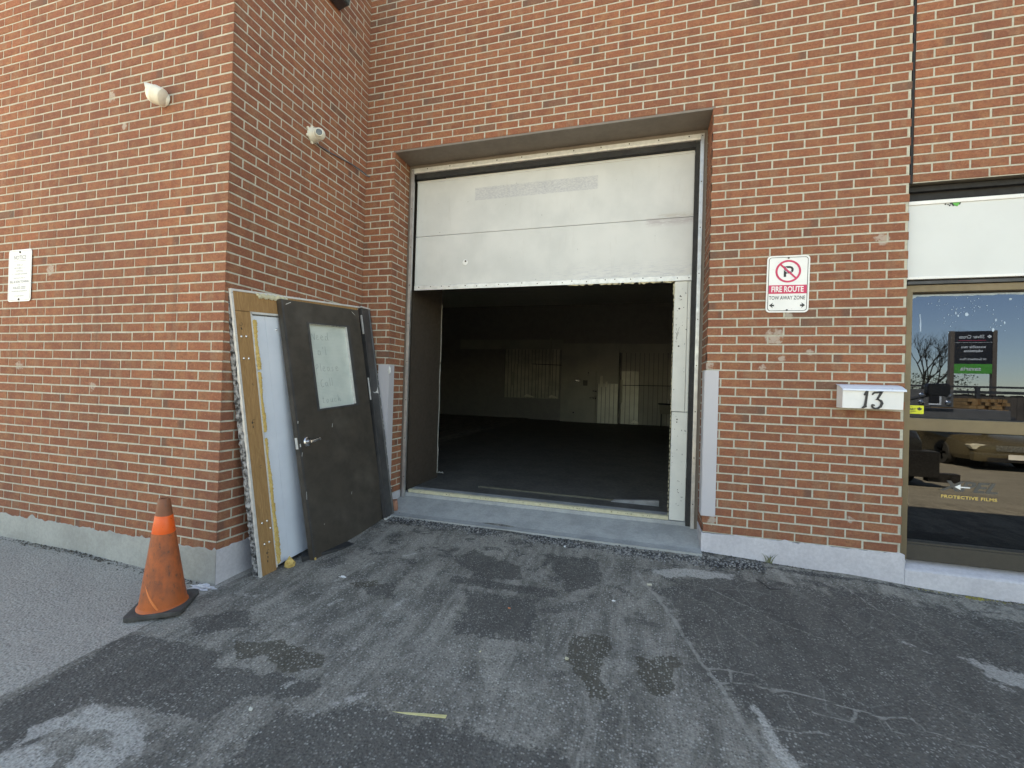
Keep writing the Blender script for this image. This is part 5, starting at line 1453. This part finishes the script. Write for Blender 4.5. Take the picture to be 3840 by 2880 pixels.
# --- pylon sign
pg = empty('pylon_sign', T(17.6, -22.0, .20) @ Rz(rad(180 + 8)) @ Matrix.Diagonal((.84, 1, .843, 1))); tag(pg, 'tall black and green pylon sign mirrored in the upper window pane', 'sign')
gp_ = part_of(pg)
m = MB(); m.box(-.98, -.80, -.12, .12, -1.0, 5.0); gp_(m, 'post', paint('brown_post', (.16, .12, .09)))
m = MB(); m.box(.80, .98, -.12, .12, -1.0, 5.0); gp_(m, 'post', paint('brown_post2', (.16, .12, .09)))
m = MB(); m.box(-.79, .79, -.10, .10, 3.15, 4.98); bb = gp_(m, 'sign_face', paint('black_sign_face', (.022, .022, .026)))
m = MB(); m.box(-.79, .79, -.11, .11, 2.62, 3.149); gp_(m, 'green_band', M_green)
m = MB()
put_text(m, 'Silver Cross', .27, T(.08, -.105, 4.66), bold=.004, sx=.80)
put_text(m, 'accessible vans', .21, T(0, -.105, 4.10), bold=.004, sx=.82); put_text(m, 'adaptations', .21, T(0, -.105, 3.88), bold=.004, sx=.82)
put_text(m, '14 Goodmark Place', .17, T(0, -.105, 3.42), bold=.003, sx=.82)
put_text(m, 'savaria', .32, T(.1, -.115, 2.88), bold=.006, sx=1.0)
m.box(-.79, .79, -.106, -.101, 4.34, 4.352)
for (a, b_) in ((0, .05), (0, -.05), (.05, 0), (-.05, 0)): m.lathe([(.040, 0), (.040, .004)], 12, T(-.66 + a, -.101, 4.67 + b_) @ Rx(rad(90)))
gp_(m, 'white_lettering', M_white2, bb)
m = MB(); m.box(-.52, .62, -.106, -.101, 4.45, 4.475); gp_(m, 'red_line', M_red, bb)
# --- fence
fe = empty('fence', T(18, -19, -.55)); tag(fe, 'long weathered grey board fence across the lot, mirrored in the window', 'fence')
fp = part_of(fe)
m = MB(); rr = random.Random(3)
for i in range(170):
    x = -16 + i * .2; m.box(x, x + .188, -.02, .02 + rr.uniform(-.004, .004), .05, 1.95 + rr.uniform(-.05, .05))
fp(m, 'boards', paint('weathered_board', (.115, .09, .07), (.07, .055, .045), .8, 0, 3, .9))
m = MB(); m.box(-16, 18, .03, .09, 1.98, 2.10); m.box(-16, 18, .03, .09, 2.22, 2.30); m.box(-16, 18, .03, .08, .4, .5)
for i in range(13): m.box(-16 + i * 2.8, -15.88 + i * 2.8, .03, .15, 0, 2.3)
fp(m, 'rails', M_dkstrip)
# --- timber stack
m = MB()
for i in range(9):
    for j in range(5): m.box(-.55 + i * .125, -.44 + i * .125, -1.0, 1.0 + rr.uniform(-.12, .12), j * .12, j * .12 + .11)
o = m.build('timber_stack', paint('fresh_timber', (.42, .24, .10), (.28, .15, .06), .7, 0, 8, .9)); o.location = (14.2, -16.2, .62 - .0)
tag(o, 'stack of orange brown timber beside the fence, mirrored in the window', 'timber')
m = MB(); m.box(-.8, .8, -1.0, 1.0, 0, 1.15); o2 = m.build('storage_crate', M_dkstrip, bevel=.02); o2.location = (14.2, -16.2, -.55); tag(o2, 'dark crate under the timber stack across the lot', 'crate')
# --- trees without leaves
def bare_tree(x, y, h, seed, label, fol=0):
    r_ = random.Random(seed); t = empty('bare_tree', T(x, y, -.55)); tag(t, label, 'tree', 'trees beyond the lot')
    tm = MB(); cm = MB()
    def grow(p, d, L, rad_, lev):
        q = p + d * L * .5 + Vector((r_.uniform(-.05, .05), r_.uniform(-.05, .05), 0)) * L; e = p + d * L
        (tm if lev < 1 else cm).tube([p, q, e], [rad_, rad_ * .85, rad_ * .68], 5, cap=False)
        if lev > 6: return
        for k in range(2 if lev > 4 else 3):
            nd_ = (d + Vector((r_.uniform(-.6, .6), r_.uniform(-.6, .6), r_.uniform(-.1, .45)))).normalized()
            grow(p + d * L * r_.uniform(.62, 1.0), nd_, L * r_.uniform(.62, .80), rad_ * .56, lev + 1)
    grow(Vector((0, 0, 0)), Vector((0, 0, 1)), h * .27, h * .017, 0)
    bark = paint('dark_bark', (.045, .038, .032))
    tm.build('trunk', bark, t); cm.build('crown', bark, t)
    if fol:
        lm = MB()
        for i in range(4200):
            a = r_.uniform(0, 6.28); rr_ = r_.random() ** .5 * h * .34; z_ = r_.uniform(.05, .42) * h
            c_ = Vector((rr_ * math.cos(a), rr_ * math.sin(a), z_)); s_ = r_.uniform(.05, .13)
            u_ = Vector((r_.gauss(0, 1), r_.gauss(0, 1), r_.gauss(0, 1))).normalized(); v_ = u_.cross(Vector((.3, .2, 1))).normalized()
            lm.add([c_, c_ + u_ * s_, c_ + (u_ + v_) * s_ * .6, c_ + v_ * s_], [(0, 1, 2, 3)])
        lm.build('undergrowth', paint('scrubby_leaves', (.055, .06, .03), (.04, .035, .02)), t)
bare_tree(19.3, -29.5, 7.6, 5, 'wide bare tree with brown undergrowth left of the pylon sign, mirrored in the window', 1)
bare_tree(26.5, -30.0, 5.6, 8, 'lower bare tree right of the pylon sign, mirrored in the window')
bare_tree(33.0, -33.0, 6.0, 9, 'faint bare tree at the far right of the window reflection')
